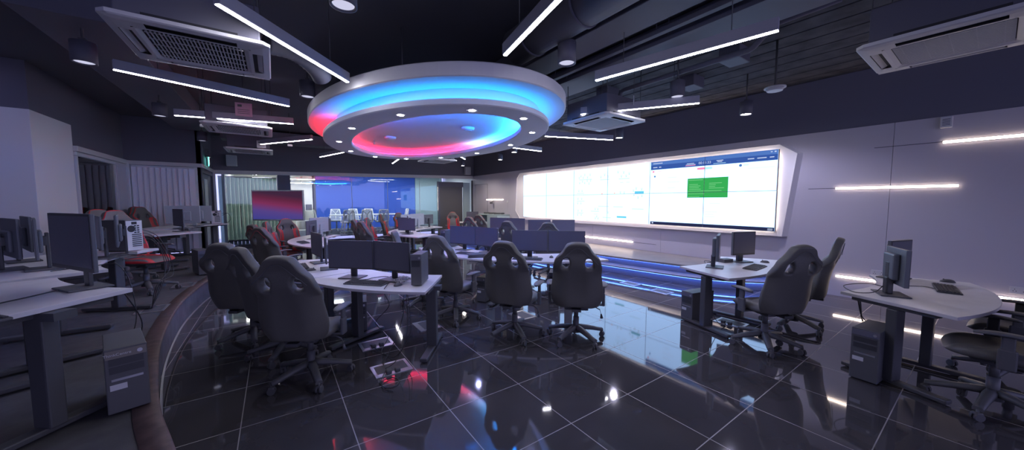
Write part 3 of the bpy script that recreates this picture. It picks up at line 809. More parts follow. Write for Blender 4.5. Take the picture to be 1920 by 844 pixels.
# monitors: th is the heading of the monitor's right-hand side
def mon_at(c, a, r, d, label, kind='thin', z=0.73):
    return monitor(c[0]+r*math.cos(R(a)), c[1]+r*math.sin(R(a)), a+90+d, label, kind, z)
monitor(0.69, 4.18, -43, 'black monitor, left of the foreground pair')
monitor(1.03, 3.80, -60, 'black monitor, right of the foreground pair beside the slim computer')
monitor(0.47, 5.50, -82, 'black monitor turned sideways left of the foreground pair, farther one')
monitor(0.52, 4.93, -95, 'black monitor turned sideways left of the foreground pair, nearer one')
monitor(2.75, 5.47, -62, 'black monitor above the left chair of the middle row')
monitor(2.95, 4.97, -76, 'black monitor between the left and centre chairs of the middle row')
monitor(3.20, 4.10, -43, 'black monitor just right of the centre chair of the middle row')
monitor(3.60, 3.70, -46, 'black monitor above the right chair of the middle row')
monitor(4.78, 2.08, 21, 'monitor seen edge-on at the left of the desk under the video wall', 'square')
monitor(5.50, 2.06, -19, 'square black monitor facing us on the desk under the video wall', 'square')
monitor(4.72, 0.50, 24, 'old square monitor seen from behind on the right wall desk', 'square')
monitor(5.74, 0.60, -16, 'square monitor behind the one seen from behind, on the right wall desk', 'square')
monitor(5.28, 6.38, -38, 'dark monitor below the left end of the video wall, left of its pair')
monitor(5.74, 6.02, -38, 'dark monitor below the left end of the video wall, right of its pair')
monitor(5.05, 7.85, -62, 'dark monitor left of a small pair below the frame of the video wall')
monitor(5.28, 7.35, -66, 'dark monitor right of a small pair below the frame of the video wall')
mon_at(CG, 179, 1.98, -14, 'pale blue monitor back, leftmost at the far centre', 'wide')
monitor(2.95, 9.42, -68, 'dark monitor in front of the far centre desk, left one')
monitor(2.86, 8.96, -56, 'dark monitor in front of the far centre desk, beside the side-on chair')
mon_at(CG, 143, 1.98, -30, 'large pale blue monitor back, middle of the far centre', 'wide')
mon_at(CG, 126, 1.98, -8, 'pale blue monitor back, rightmost of the far centre', 'wide')
mon_at(CG, 111, 1.98, 8, 'monitor half hidden behind the pale blue backs at the far centre')
mon_at(CD, 152, 1.98, -18, 'blue-lit monitor back right of the television, nearer one', 'wide')
mon_at(CD, 143, 2.0, 0, 'blue-lit monitor back right of the television, farther one')
mon_at(CD, 168, 2.0, -15, 'dark monitor beside the round-ended desk near the television')
mon_at(CW, 285, 2.05, -25, 'small dark monitor in the far right corner before the dark door')
monitor(-1.08, 3.42, -57, 'large black monitor in the left foreground', 'big', z=PL+0.73)
monitor(-1.82, 4.72, 119, 'leftmost monitor, seen from behind at the left edge of the picture', z=PL+0.73)
monitor(-1.64, 4.58, -70, 'monitor seen edge-on behind the large left foreground monitor', z=PL+0.73)
monitor(-1.95, 5.30, 115, 'small monitor back standing between two edge-on monitors at the far left', z=PL+0.73)
monitor(-1.46, 5.12, -68, 'monitor just right of the large left foreground monitor', z=PL+0.73)
monitor(-1.38, 5.36, -77, 'monitor seen edge-on beside the computer with rear ports', z=PL+0.73)
monitor(-1.50, 8.90, -66, 'dark monitor on the desk before the lilac blind', z=PL+0.73)
monitor(-1.62, 10.05, 160, 'pale monitor back on the desk before the alcove, left one', 'wide', z=PL+0.73)
monitor(-1.52, 10.75, 165, 'pale monitor back on the desk before the alcove, right one', 'wide', z=PL+0.73)

# keyboards and mice
keyboard(0.77, 3.79, -47, 'black keyboard in front of the foreground pair of monitors')
keyboard(0.26, 5.24, -88, 'keyboard half hidden behind the large foreground chair')
keyboard(3.10, 4.02, -50, 'keyboard between the centre and right chairs of the middle row')
keyboard(5.15, 1.78, 4, 'black keyboard on the desk under the video wall')
keyboard(5.42, 0.24, 8, 'dark keyboard on the desk by the right wall')
keyboard(0.47, 8.40, -80, 'keyboard on the round-ended desk near the television')
keyboard(2.62, 4.98, -62, 'dark keyboard beside the left chair of the middle row')
keyboard(-1.25, 2.80, -50, 'keyboard at the left edge of the platform desk', z=PL+0.73)
mouse(1.02, 3.52, -50, 'black mouse beside the slim computer on the foreground desk')
mouse(0.35, 4.93, -80, 'black mouse left of the foreground pair of monitors')
mouse(5.72, 1.86, 5, 'black mouse right of the keyboard under the video wall')
mouse(5.94, 0.26, 8, 'black mouse behind the keyboard by the right wall')
mouse(3.50, 3.93, -45, 'black mouse left of the right chair of the middle row')
mouse(-1.38, 2.98, -40, 'mouse lying at the far left of the platform desk', z=PL+0.73)

# computers
tower(1.25, 3.50, -35, 'slim black computer standing on the end of the foreground desk', z=0.73, w=0.105, d=0.29, h=0.33, sticker=False)
tower(0.82, 4.50, -12, 'black computer tower under the foreground desk', w=0.17, d=0.36, h=0.39)
tower(4.66, 2.26, -102, 'black computer tower under the desk below the video wall', h=0.40)
tower(4.44, 0.58, -96, 'black computer tower in front of the right wall desk', h=0.47, w=0.18)
tower(-0.84, 3.22, 16, 'computer tower with a lit grey top strip at the platform edge, left foreground', z=PL, w=0.175, d=0.40, h=0.41, logo='ThinkCentre', top_grey=True)
tower(-1.47, 5.80, 232, 'black computer on the left platform desk with its rear ports facing us', z=PL+0.73, w=0.17, d=0.34, h=0.36, sticker=False, rear=True)
tower(-1.12, 8.20, 20, 'computer tower with a white sticker on the platform floor', z=PL, h=0.44)
tower(-1.25, 11.55, 190, 'black computer with bright rear ports on the desk below the exit sign', z=PL+0.73, w=0.20, d=0.36, h=0.34, sticker=False, rear=True)
tower(2.72, 5.98, -70, 'dark computer standing left of the middle row monitors', z=0.73, w=0.12, d=0.32, h=0.34, sticker=False)
tower(2.80, 4.72, -60, 'black computer tower hanging under the desk left of the middle row', z=0.0, w=0.16, d=0.36, h=0.40)
tower(3.95, 4.35, -45, 'black computer tower on the floor behind the right chair of the middle row', z=0.0, w=0.17, d=0.36, h=0.40)
t = thing('desktop_computer', 'flat silver and black desktop computer lying on the desk in the centre', 'computer', (4.45, 7.05, 0.73), R(-30))
MB().box((0, 0, 0.06), (0.34, 0.36, 0.12), bev=0.006).obj('case', m_monback_lt, t)
MB().box((0, -0.185, 0.06), (0.33, 0.012, 0.11), bev=0.004).obj('front_panel', m_plastic, t)
b = MB(); L = b.loft([[(r*math.cos(2*PI*i/16), r*math.sin(2*PI*i/16), z) for i in range(16)] for r, z in ((.03, 0), (.034, .05), (.037, .09), (.033, .09), (.03, .01))]); b.cap(L[0], True); b.cap(L[-1])
tag(b.obj('paper_cup', m_chairwhite, loc=(4.50, 7.08, 0.852)), 'small white cup standing on the flat desktop computer', 'cup')
desk((6.2, 9.0), 252, 216, 'white desk carrying the flat desktop computer at the centre', [247, 221])
# small pads and papers
for k in range(3):
    tag(MB().box((0, 0, 0.009), (0.30, 0.21, 0.017), rz=R(-30+7*k), bev=0.003).obj('notebook', m_plastic if k != 1 else m_plastic2, loc=(2.60, 4.66, 0.731+0.0185*k)),
        ['dark pad lowest in the stack by the left middle chair', 'grey pad in the middle of the stack by the left middle chair', 'dark pad on top of the stack by the left middle chair'][k], 'notebook')
tag(MB().box((0, 0, 0.025), (0.16, 0.11, 0.05), rz=R(-20), bev=0.006).obj('docking_box', m_plastic, loc=(5.30, 2.20, 0.731)), 'small black box between the two monitors under the video wall', 'box')
b = MB()
for k in range(5): b.box((random.uniform(-.02, .02), random.uniform(-.02, .02), 0.006+k*0.008), (0.21, 0.29, 0.007), rz=random.uniform(-.3, .3))
tag(b.obj('paper_stack', m_label, loc=(0.98, 7.45, 0.731)), 'loose white papers behind the foreground monitors', 'papers')

# ================================================================== OVAL CEILING LIGHT
def beam(parent, loc, power, col, deg=165, blend=0.35):
    # extra spot set under a downlight, besides its own glowing disc
    l = bpy.data.lights.new('extra_beam', 'SPOT'); l.energy = power; l.color = col; l.spot_size = R(deg); l.spot_blend = blend; l.shadow_soft_size = 0.04
    o = bpy.data.objects.new('extra_beam', l); COL.objects.link(o); o.parent = parent; o.location = loc
    return o
OC = (2.36, 6.10)
def el(a, b_, z, n=112): return [(a*math.cos(2*PI*i/n), b_*math.sin(2*PI*i/n), z) for i in range(n)]
halo = thing('oval_ceiling_light', 'huge oval white ceiling light glowing cyan and red over the room', 'ceiling light', (OC[0], OC[1], 0))
def lathe_el(name, prof, m, parent, closed=False, smooth=True):
    b = MB(); lo = [el(a, c, z) for a, c, z in prof]
    if closed: lo.append(lo[0])
    b.loft(lo, smooth=smooth); o = b.obj(name, m, parent)
    return o
# upper disc (thick rim), drum and lower ring with its recess
b = MB(); L = b.loft([el(1.40, 2.55, 2.905), el(1.865, 3.055, 2.905), el(1.88, 3.07, 2.915), el(1.88, 3.07, 3.045), el(1.865, 3.055, 3.06)], smooth=False); b.cap(L[-1])
b.obj('upper_disc', m_white, halo)
lathe_el('drum', [(1.53, 2.66, 2.69), (1.53, 2.66, 2.905)], m_white, halo)
lathe_el('lower_ring', [(1.655, 2.79, 2.68), (1.67, 2.805, 2.69), (1.67, 2.805, 2.745), (1.66, 2.795, 2.755), (1.64, 2.775, 2.755), (1.64, 2.775, 2.70), (1.235, 2.43, 2.70), (1.235, 2.43, 2.755), (1.215, 2.41, 2.755), (1.205, 2.40, 2.745), (1.205, 2.40, 2.69), (1.22, 2.415, 2.68)], m_white, halo, closed=True, smooth=False)
b = MB(); L = b.loft([el(1.49, 2.62, 2.70), el(1.49, 2.62, 2.86), el(1.45, 2.58, 2.885)], smooth=False); b.cap(L[-1])
b.obj('recess', m_white, halo)
lathe_el('outer_cove_strip', [(1.60, 2.73, 2.742), (1.575, 2.705, 2.742), (1.575, 2.705, 2.752), (1.60, 2.73, 2.752)], m_ringstrip_o, halo, closed=True, smooth=False)
lathe_el('inner_cove_strip', [(1.31, 2.49, 2.757), (1.285, 2.465, 2.757), (1.285, 2.465, 2.767), (1.31, 2.49, 2.767)], m_ringstrip_i, halo, closed=True, smooth=False)
for k in range(12):
    a = 2*PI*(k+0.45)/12
    x, y = 1.435*math.cos(a), 2.60*math.sin(a)
    x, y = 1.42*math.cos(a), 2.59*math.sin(a)
    d = MB().cyl((x, y, 2.674), (x, y, 2.682), 0.062, n=20).obj('downlight', m_acwhite, halo)
    MB().cyl((x, y, 2.671), (x, y, 2.676), 0.040, n=20).obj('lamp', m_ringdl, d)
    beam(halo, (x, y, 2.66), 11, (0.36, 0.40, 1.0))  # added blue spot, washes the room as the ring's glow would
for x, y in ((0.45, -0.75), (-0.42, 0.9)):
    b = MB().cyl((x, y, 2.835), (x, y, 2.884), 0.105, 0.115, n=28); b.cyl((x, y, 2.826), (x, y, 2.834), 0.07, n=24); b.obj('detector', m_white, halo)
b = MB().cyl((-0.6, 1.45, 2.80), (-0.6, 1.45, 2.885), 0.012, n=8).cyl((-0.6, 1.45, 2.795), (-0.6, 1.45, 2.80), 0.025, n=10); b.obj('sprinkler', m_silver, halo)
for x, y in ((-1.0, -1.8), (1.0, -1.8), (-1.0, 1.8), (1.0, 1.8)): MB().cyl((x, y, 3.05), (x, y, CEIL), 0.01, n=8).obj('suspension_rod', m_steel, halo)

# ================================================================== LINEAR PENDANTS
def pendant(A, B, label, z=2.95, body=0.10):
    A, B = Vector(A), Vector(B); c = (A+B)/2; d = B-A; W = d.length; a = math.atan2(d.y, d.x)
    t = thing('linear_pendant', label, 'pendant light', (c.x, c.y, z), a, 'slim linear pendant lights')
    del t['group']
    MB().box((0, 0, body/2+0.006), (W, 0.055, body), bev=0.004).obj('housing', m_pendant, t)
    MB().box((0, 0, 0.003), (W-0.004, 0.030, 0.010), bev=0.003).obj('diffuser', m_strip, t)
    for s in (-0.3, 0.3): MB().cyl((s*W, 0, body), (s*W, 0, CEIL-z), 0.004, n=6).obj('wire', m_steel, t)
    return t
pendant((-0.27, 3.15), (0.74, 4.31), 'linear pendant light running from the top left towards the oval light')
pendant((-1.30, 5.28), (0.23, 5.86), 'linear pendant light just below the large left air conditioner')
pendant((-1.23, 7.50), (0.33, 7.13), 'linear pendant light directly above the second left air conditioner')
pendant((-0.20, 10.07), (0.73, 8.66), 'linear pendant light rising to the right, left of the oval light')
pendant((1.20, 11.9), (1.62, 10.39), 'short-looking linear pendant light under the left end of the oval light')
pendant((1.81, 2.70), (1.50, 1.15), 'linear pendant light cut by the top edge, right of centre')
pendant((3.01, 2.66), (3.33, 1.07), 'long linear pendant light at the upper right')
pendant((3.96, 3.79), (4.85, 2.43), 'linear pendant light above the cyan-lit air conditioner')
pendant((4.66, 5.46), (6.16, 4.93), 'linear pendant light just right of the oval light')
pendant((4.55, 7.05), (5.95, 7.12), 'linear pendant light partly hidden by the right lower rim of the oval light')
pendant((3.50, 12.4), (3.28, 10.78), 'linear pendant light seen end-on below the far rim, left one')
pendant((4.40, 9.05), (5.06, 9.85), 'linear pendant light seen end-on below the far rim, right one')

# cylinder downlights
def downlight(x, y, label, bright, z=3.05, r=0.095, h=0.21):
    t = thing('cylinder_downlight', label, 'downlight', (x, y, z))
    b = MB(); n = 28
    prof = [(r*0.80, 0.012), (r*0.86, 0.0), (r, 0.0), (r, h)]
    L = b.loft([[(q*math.cos(2*PI*i/n), q*math.sin(2*PI*i/n), zz) for i in range(n)] for q, zz in prof]); b.cap(L[-1])
    b.obj('housing', m_duct, t)
    MB().cyl((0, 0, 0.012), (0, 0, 0.02), r*0.80, n=28).obj('lamp', m_dl if bright else m_dl_dim, t)
    if bright: beam(t, (0, 0, -0.01), 38, (0.70, 0.68, 1.0) if y < 7 else (1.0, 0.86, 0.78), 150, 0.5)
    MB().cyl((0, 0, h), (0, 0, CEIL-z), 0.012, n=8).box((0, 0, h+0.02), (0.05, 0.05, 0.04)).obj('stem', m_steel, t)
downlight(-1.57, 5.57, 'dark cylinder downlight left of the large left air conditioner', False)
downlight(0.48, 2.87, 'cylinder downlight cut by the top edge of the picture', False)
downlight(0.44, 5.58, 'cylinder downlight touching the left rim of the oval light', False)
downlight(2.58, 2.68, 'large cylinder downlight above the right end of the oval light', False)
downlight(4.64, 2.63, 'cylinder downlight between the two long pendant lights at right', False)
downlight(6.51, 2.49, 'lit downlight high on the right, above the video wall', True, r=0.09)
downlight(6.52, 5.04, 'lit downlight right of the cyan-lit air conditioner', True, r=0.09)
downlight(5.87, 8.27, 'lit downlight above the left part of the video wall', True, r=0.09)
downlight(6.51, 10.01, 'lit downlight above the left end of the video wall frame', True, r=0.09)
downlight(6.33, 12.51, 'small lit downlight above the far corner', True, r=0.09)
downlight(-1.53, 8.25, 'dark cylinder downlight at the left end of a pendant light', False)
downlight(-1.35, 11.0, 'dark cylinder downlight between two white air conditioners', False)

# ceiling cassette air conditioners
def aircon(x, y, label, z=2.845, s=0.95):
    t = thing('ceiling_air_conditioner', label, 'air conditioner', (x, y, z))
    h = s/2; b = MB(); c = 0.05
    def ring(q, zz, cc): return [(q, q-cc, zz), (q-cc, q, zz), (-q+cc, q, zz), (-q, q-cc, zz), (-q, -q+cc, zz), (-q+cc, -q, zz), (q-cc, -q, zz), (q, -q+cc, zz)]
    g = s*0.31
    L = b.loft([ring(g, 0.012, 0.02), ring(g+0.03, 0.0, 0.02), ring(g+0.045, 0.0, 0.02)], smooth=False)
    # rim in four trapezoids around four outlet slots
    o1, o2, o3 = g+0.045, g+0.055, g+0.125
    w = s*0.27
    for k in range(4):
        a = k*PI/2; ca, sa = math.cos(a), math.sin(a)
        def P(u, v, zz): return (ca*u-sa*v, sa*u+ca*v, zz)
        b.quad(P(o1, -o1, 0), P(o2, -o2, 0), P(o2, o2, 0), P(o1, o1, 0))
        b.quad(P(o2, -o2, 0), P(o3, -o3, 0.004), P(o3, -w, 0.004), P(o2, -w, 0))
        b.quad(P(o2, w, 0), P(o3, w, 0.004), P(o3, o3, 0.004), P(o2, o2, 0))
        b.quad(P(o3, -o3, 0.004), P(h-0.01, -h+0.01, 0.012), P(h-0.01, h-0.01, 0.012), P(o3, o3, 0.004))
    b.loft([ring(h-0.012, 0.012, c), ring(h, 0.02, c), ring(h, 0.045, c), ring(h-0.05, 0.06, c)], smooth=False)
    p = b.obj('panel', m_acwhite, t)
    b = MB()
    for k in range(4):
        a = k*PI/2; ca, sa = math.cos(a), math.sin(a)
        m = (o2+o3)/2
        b.box((ca*m, sa*m, 0.05), (o3-o2+0.02 if k % 2 == 0 else 2*w+0.02, 2*w+0.02 if k % 2 == 0 else o3-o2+0.02, 0.06))
    b.obj('outlet_slot', m_acdark, t)
    b = MB()
    for k in range(4):
        a = k*PI/2; m = (o2+o3)/2+0.01
        b.box((math.cos(a)*m, math.sin(a)*m, 0.016), (0.045, 2*w-0.02, 0.006), rz=a, ry=R(25))
    b.obj('louvre', m_acwhite, t)
    b = MB(); n = 24
    for k in range(n): b.box((-g+0.02+(2*g-0.04)*k/(n-1), 0, 0.012), (0.008, 2*g-0.01, 0.010))
    for k in range(5): b.box((0, -g+0.05+(2*g-0.1)*k/4, 0.014), (2*g-0.01, 0.006, 0.008))
    b.obj('grille', m_acwhite, t)
    MB().box((0, 0, 0.09), (2*g-0.005, 2*g-0.005, 0.12)).obj('filter', m_acdark, t)
    MB().box((0, 0, 0.20), (0.86*s, 0.86*s, 0.27), bev=0.01).obj('unit_body', m_duct, t)
    for sx in (-1, 1):
        for sy in (-1, 1): MB().cyl((sx*0.42*s, sy*0.42*s, 0.3), (sx*0.42*s, sy*0.42*s, CEIL-z), 0.006, n=6).obj('hanging_rod', m_steel, t)
aircon(-0.45, 3.94, 'large white ceiling air conditioner at the top left, nearest of the left row')
aircon(-0.45, 7.77, 'second white ceiling air conditioner of the left row')
aircon(-0.45, 10.90, 'farthest white ceiling air conditioner of the left row')
aircon(4.40, 3.72, 'cyan-lit ceiling air conditioner right of the oval light')
aircon(4.50, 0.28, 'dark ceiling air conditioner at the top right corner')
aircon(4.24, 10.15, 'white ceiling air conditioner just below the far rim of the oval light')

# ducts, trays and pipes under the dark ceiling
def duct(name, label, b, m=m_duct, cat='duct'): return tag(b.obj(name, m), label, cat)
b = MB().cyl((2.45, -2.5, 3.44), (2.45, 3.4, 3.44), 0.20, n=28)
for k in range(8): b.cyl((2.45, -2.2+k*0.75, 3.44), (2.45, -2.17+k*0.75, 3.44), 0.212, n=28)
duct('air_duct', 'round dark air duct running above the top centre of the room', b)
duct('air_duct', 'square dark air duct beside the round duct overhead', MB().box((2.98, 1.2, 3.52), (0.42, 7.0, 0.30), bev=0.01))
for k, x in enumerate((3.43, 3.66)):
    b = MB().box((x, 3.0, 3.40), (0.07, 9.0, 0.05), bev=0.004)
    for q in range(6): b.cyl((x, -1+q*1.6, 3.42), (x, -1+q*1.6, CEIL), 0.006, n=6)
    duct('ceiling_rail', ['left of two parallel pale rails under the ceiling, right of the oval light', 'right of two parallel pale rails under the ceiling, right of the oval light'][k], b, m_duct, 'rail')
duct('air_duct', 'wide flat duct above the long pendant light at the upper right', MB().box((4.1, 1.5, 3.58), (0.55, 6.5, 0.22), bev=0.01))
b = MB().tube([(4.70, 1.0, 3.62), (4.70, 1.55, 3.60), (4.70, 1.75, 3.42), (4.70, 1.8, 3.40), (4.70, 3.55, 3.40), (4.70, 3.62, 3.38), (4.70, 3.64, 3.32), (4.70, 3.64, 3.22)], 0.035, n=12)
duct('water_pipe', 'bent dark pipe below the ceiling at the upper right', b, m_duct, 'pipe')
for k, (x, y) in enumerate(((5.3, 2.2), (5.9, 3.1), (5.2, 4.3))):
    duct('ceiling_box', ['dark junction box on the ceiling nearest the right edge', 'dark junction box on the ceiling above the video wall', 'dark junction box on the ceiling behind the cyan-lit air conditioner'][k], MB().box((x, y, 3.62), (0.34, 0.26, 0.19), bev=0.01), m_duct, 'box')
b = MB()
for q in range(9): b.box((4.95+q*0.34, 3.0, 3.712), (0.315, 9.0, 0.016), bev=0.006)
struct(b.obj('ceiling_decking', m_concrete))
duct('air_duct', 'broad dark duct at upper left behind the pendant lights', MB().box((-1.6, 8.5, 3.55), (0.7, 6.5, 0.30), bev=0.01))
duct('air_duct', 'dark cross duct above the far end of the left air conditioners', MB().box((1.6, 12.6, 3.50), (5.5, 0.55, 0.30), bev=0.01))
b = MB(); pts = catmull([(0.0, 4.05, 3.10), (0.22, 4.15, 3.12), (0.42, 4.30, 3.05), (0.50, 4.42, 2.98)], 10)
lo = []
for i, p in enumerate(pts):
    r = 0.095+(0.006 if i % 2 else -0.004)
    d = (pts[min(i+1, len(pts)-1)]-pts[max(i-1, 0)]).to_track_quat('Z', 'Y').to_matrix()
    lo.append([tuple(p+d@Vector((r*math.cos(2*PI*k/18), r*math.sin(2*PI*k/18), 0))) for k in range(18)])
L = b.loft(lo); b.cap(L[0], True); b.cap(L[-1])
duct('flexible_hose', 'blue-lit flexible air hose at the right corner of the large left air conditioner', b, m_duct, 'hose')
def notice(x, y, z, s, label, m, rz):
    t = thing('hanging_notice', label, 'notice', (x, y, z), rz)
    MB().box((0, 0, 0), (s, 0.012, s*0.95), bev=0.002).obj('card', m, t)
    b = MB()
    b.box((-s*0.22, -0.008, s*0.26), (s*0.25, 0.004, s*0.16))
    for k in range(3): b.box((0, -0.008, s*(-0.02-0.13*k)), (s*0.72, 0.004, s*0.035))
    b.obj('print', m_darkdoor, t)
    MB().cyl((0, 0, s*0.45), (0, 0, CEIL-z), 0.004, n=6).obj('wire', m_steel, t)
notice(-0.34, 7.0, 3.07, 0.22, 'pink notice card hanging between two left pendant lights', m_pinknote, R(-10))
notice(-0.20, 10.35, 2.99, 0.18, 'small grey notice card hanging below the second left air conditioner', m_acwhite, R(-10))
notice(4.35, 3.12, 3.07, 0.12, 'small pale notice card near the end of the pendant above the cyan-lit unit', m_acwhite, R(35))
t = thing('smoke_detector', 'small white detector hanging on a rod at the upper right', 'detector', (5.45, 1.76, 3.05))
b = MB().cyl((0, 0, 0), (0, 0, 0.035), 0.085, 0.10, n=24).cyl((0, 0, 0.035), (0, 0, 0.05), 0.12, n=24); b.obj('detector_body', m_acwhite, t)
MB().tube([(0, 0, 0.05), (0.01, 0, 0.3), (0, 0, CEIL-3.05)], 0.014).obj('rod', m_steel, t)
for k, (x, y, z) in enumerate(((-0.98, 8.2, 2.95), (0.37, 9.9, 2.96))):
    t = thing('ceiling_camera', ['tiny white sensor left of the second left air conditioner', 'small pale sensor under the ceiling, left of the oval light'][k], 'sensor', (x, y, z))
    MB().box((0, 0, 0), (0.10, 0.06, 0.05), bev=0.01).obj('sensor_body', m_acwhite, t)
    MB().cyl((0, 0, 0.02), (0, 0, CEIL-z), 0.006, n=6).obj('rod', m_steel, t)

# ================================================================== RIGHT WALL
def wall_strip(y0, y1, z, label):
    t = thing('wall_light_strip', label, 'light strip', (WX-0.002, (y0+y1)/2, z))
    W = abs(y1-y0)
    MB().box((0, 0, 0), (0.02, W, 0.042), bev=0.006).obj('profile', m_acwhite, t)
    MB().box((-0.012, 0, 0), (0.012, W-0.004, 0.034), bev=0.005).obj('diffuser', m_wallstrip, t)
wall_strip(1.58, 0.317, 1.822, 'middle horizontal light strip on the right wall, beside the video wall')
wall_strip(0.489, -1.2, 2.437, 'highest horizontal light strip on the right wall, running off the edge')
wall_strip(1.508, -1.2, 0.340, 'lowest horizontal light strip on the right wall, passing behind the desk')
wall_strip(7.40, 5.50, 0.530, 'light strip low on the wall under the video wall')
wall_strip(13.09, 11.74, 1.685, 'light strip on the far part of the right wall beside the service door')

sur = thing('display_surround', 'white backlit angular frame around the video wall', 'frame', (7.70, 6.3, 1.8))
fp = [(10.44, 2.68), (10.62, 2.50), (10.72, 1.26), (10.42, 0.93), (2.25, 0.955), (2.09, 2.46), (2.36, 2.655)]
fq = [(10.36, 2.62), (10.53, 2.46), (10.62, 1.28), (10.36, 0.99), (2.31, 1.015), (2.17, 2.43), (2.42, 2.595)]
b = MB(); F = [(-0.02, y-6.3, z-1.8) for y, z in fp]; Bk = [(0.0895, y-6.3+(0.05 if y > 6 else -0.05), z-1.8) for y, z in fp]
L = b.loft([Bk, F], smooth=False); b.cap(L[1]); b.cap(L[0], True)
b.obj('panel', m_white, sur)
# rim lip
b = MB(); G = [(-0.02, y-6.3, z-1.8) for y, z in fp]; H = [(-0.034, y-6.3, z-1.8) for y, z in fp]; I = [(-0.034, 6.34-6.3+(y-6.34)*0.998, z-1.8+(0.008 if z < 1.5 else -0.008)) for y, z in fp]; J = [(-0.02, p[1], p[2]) for p in I]
b.loft([G, H, I, J], smooth=False); b.obj('lip', m_white, sur)
SY0, SY1, SZ0, SZ1, SX = 10.08, 2.34, 1.045, 2.560, 7.58
b = MB()
e = 0.05
for c, s in (((-0.036, 6.21-6.3, SZ1-e-1.8), (0.012, 7.60, 0.014)), ((-0.036, 6.21-6.3, SZ0+e-1.8), (0.012, 7.60, 0.014)), ((-0.036, SY0-e-6.3, 0), (0.012, 0.014, 1.40)), ((-0.036, SY1+e-6.3, 0), (0.012, 0.014, 1.40))): b.box(c, s)
b.obj('backlight_strip', m_backlight, sur)

vw = thing('video_wall', 'huge video wall of twelve bright displays on the right wall', 'video wall', (SX, 6.21, 0))
def scr(y0, z0, y1, z1, m, name, x=-0.0015, par=None):
    ya, yb = sorted((y0, y1)); za, zb = sorted((z0, z1))
    return MB().box((x, (ya+yb)/2-6.21, (za+zb)/2), (0.0015, max(yb-ya, 0.004), max(zb-za, 0.004))).obj(name, m, par or vw)
cw = (SY0-SY1)/6; ch = (SZ1-SZ0)/2
panels = {}
for i in range(6):
    for j in range(2):
        yc = SY0-cw*(i+0.5)-6.21; zc = SZ0+ch*(j+0.5)
        p = MB().box((0.035, yc, zc), (0.066, cw-0.002, ch-0.002)).obj('display_panel', m_bezel, vw)
        panels[i, j] = p
        MB().box((0.001, yc, zc), (0.003, cw-0.007, ch-0.007)).obj('screen', m_vw, p)
# window picture on the two right columns
b = MB(); 
scr(4.90, 2.367, 2.345, 2.475, m_vw_blue, 'header_bar'); scr(4.90, 2.475, 2.345, 2.556, m_vw_blue2, 'title_bar')
scr(4.88, 1.047, 2.345, 1.118, m_vw_dark, 'task_bar')
scr(3.99, 1.687, 3.16, 2.109, m_vw_green, 'green_window')
def multi(items, m, name, x=-0.003):
    b = MB()
    for y0, z0, y1, z1 in items:
        ya, yb = sorted((y0, y1)); za, zb = sorted((z0, z1)); b.box((x, (ya+yb)/2-6.21, (za+zb)/2), (0.0015, yb-ya, zb-za))
    return b.obj(name, m, vw)
rnd = random.Random(3)
gt = []
for k in range(4): gt.append((3.95, 1.97-k*0.035, 3.95-rnd.uniform(.15, .32), 1.982-k*0.035))
for k in range(4): gt.append((3.53, 1.985-k*0.035, 3.53-rnd.uniform(.12, .33), 1.997-k*0.035))
gt += [(3.97, 2.065, 3.66, 2.078), (3.97, 1.825, 3.28, 1.837), (3.97, 1.765, 3.62, 1.775), (3.97, 1.705, 3.72, 1.715)]
multi(gt, m_vw_gtext, 'green_text')
multi([(4.84, 2.505, 4.60, 2.522), (4.84, 2.41, 4.73, 2.43), (4.69, 2.41, 4.63, 2.43), (4.02, 2.435, 3.86, 2.448), (4.04, 2.41, 3.83, 2.422), (3.40, 2.445, 3.27, 2.46), (3.38, 2.42, 3.29, 2.434), (2.83, 2.418, 2.72, 2.435), (2.67, 2.418, 2.52, 2.435), (2.47, 2.418, 2.40, 2.435), (2.46, 2.515, 2.43, 2.53), (2.40, 2.512, 2.37, 2.534), (4.84, 1.07, 4.80, 1.10), (2.45, 1.085, 2.37, 1.095), (2.45, 1.065, 2.37, 1.075)], m_vw_pale, 'header_text')
multi([(4.05, 2.392, 3.83, 2.402), (4.77, 2.317, 4.58, 2.325), (3.77, 2.29, 3.63, 2.335)], m_vw_pink, 'pink_marks')
multi([(3.46, 2.392, 3.22, 2.40), (2.90, 2.31, 2.81, 2.322), (3.63, 2.29, 3.50, 2.335)], m_vw_cyan, 'blue_marks')
multi([(2.82, 2.244, 2.39, 2.249), (4.45, 2.16, 4.25, 2.166), (4.45, 2.05, 4.18, 2.056), (4.45, 1.92, 4.28, 1.926), (3.5, 1.56, 3.3, 1.565), (3.6, 1.38, 3.35, 1.385), (3.6, 1.33, 3.42, 1.335), (3.6, 1.28, 3.40, 1.285)], m_vw_grey, 'fine_lines')
def discs(ps, r, m, name):
    b = MB()
    for y, z in ps: b.cyl((-0.002, y-6.21, z), (-0.004, y-6.21, z), r, n=20)
    b.obj(name, m, vw)
discs([(4.83, 2.32)], 0.024, m_vw_pink, 'pink_icon'); discs([(4.79, 2.205)], 0.022, m_vw_blue2, 'blue_icon'); discs([(2.95, 2.315)], 0.026, m_vw_blue2, 'person_icon')
discs([(3.77, 2.3125)], 0.0225, m_vw_pink, 'pill_end'); discs([(3.50, 2.3125)], 0.0225, m_vw_cyan, 'pill_end')
text_obj('timer', '00:11:33', 0.075, m_vw_pale, vw, Matrix.Translation((-0.004, 3.635-6.21, 2.43)) @ Matrix.Rotation(-PI/2, 4, 'Z') @ Matrix.Rotation(PI/2, 4, 'X'), 0.0005)
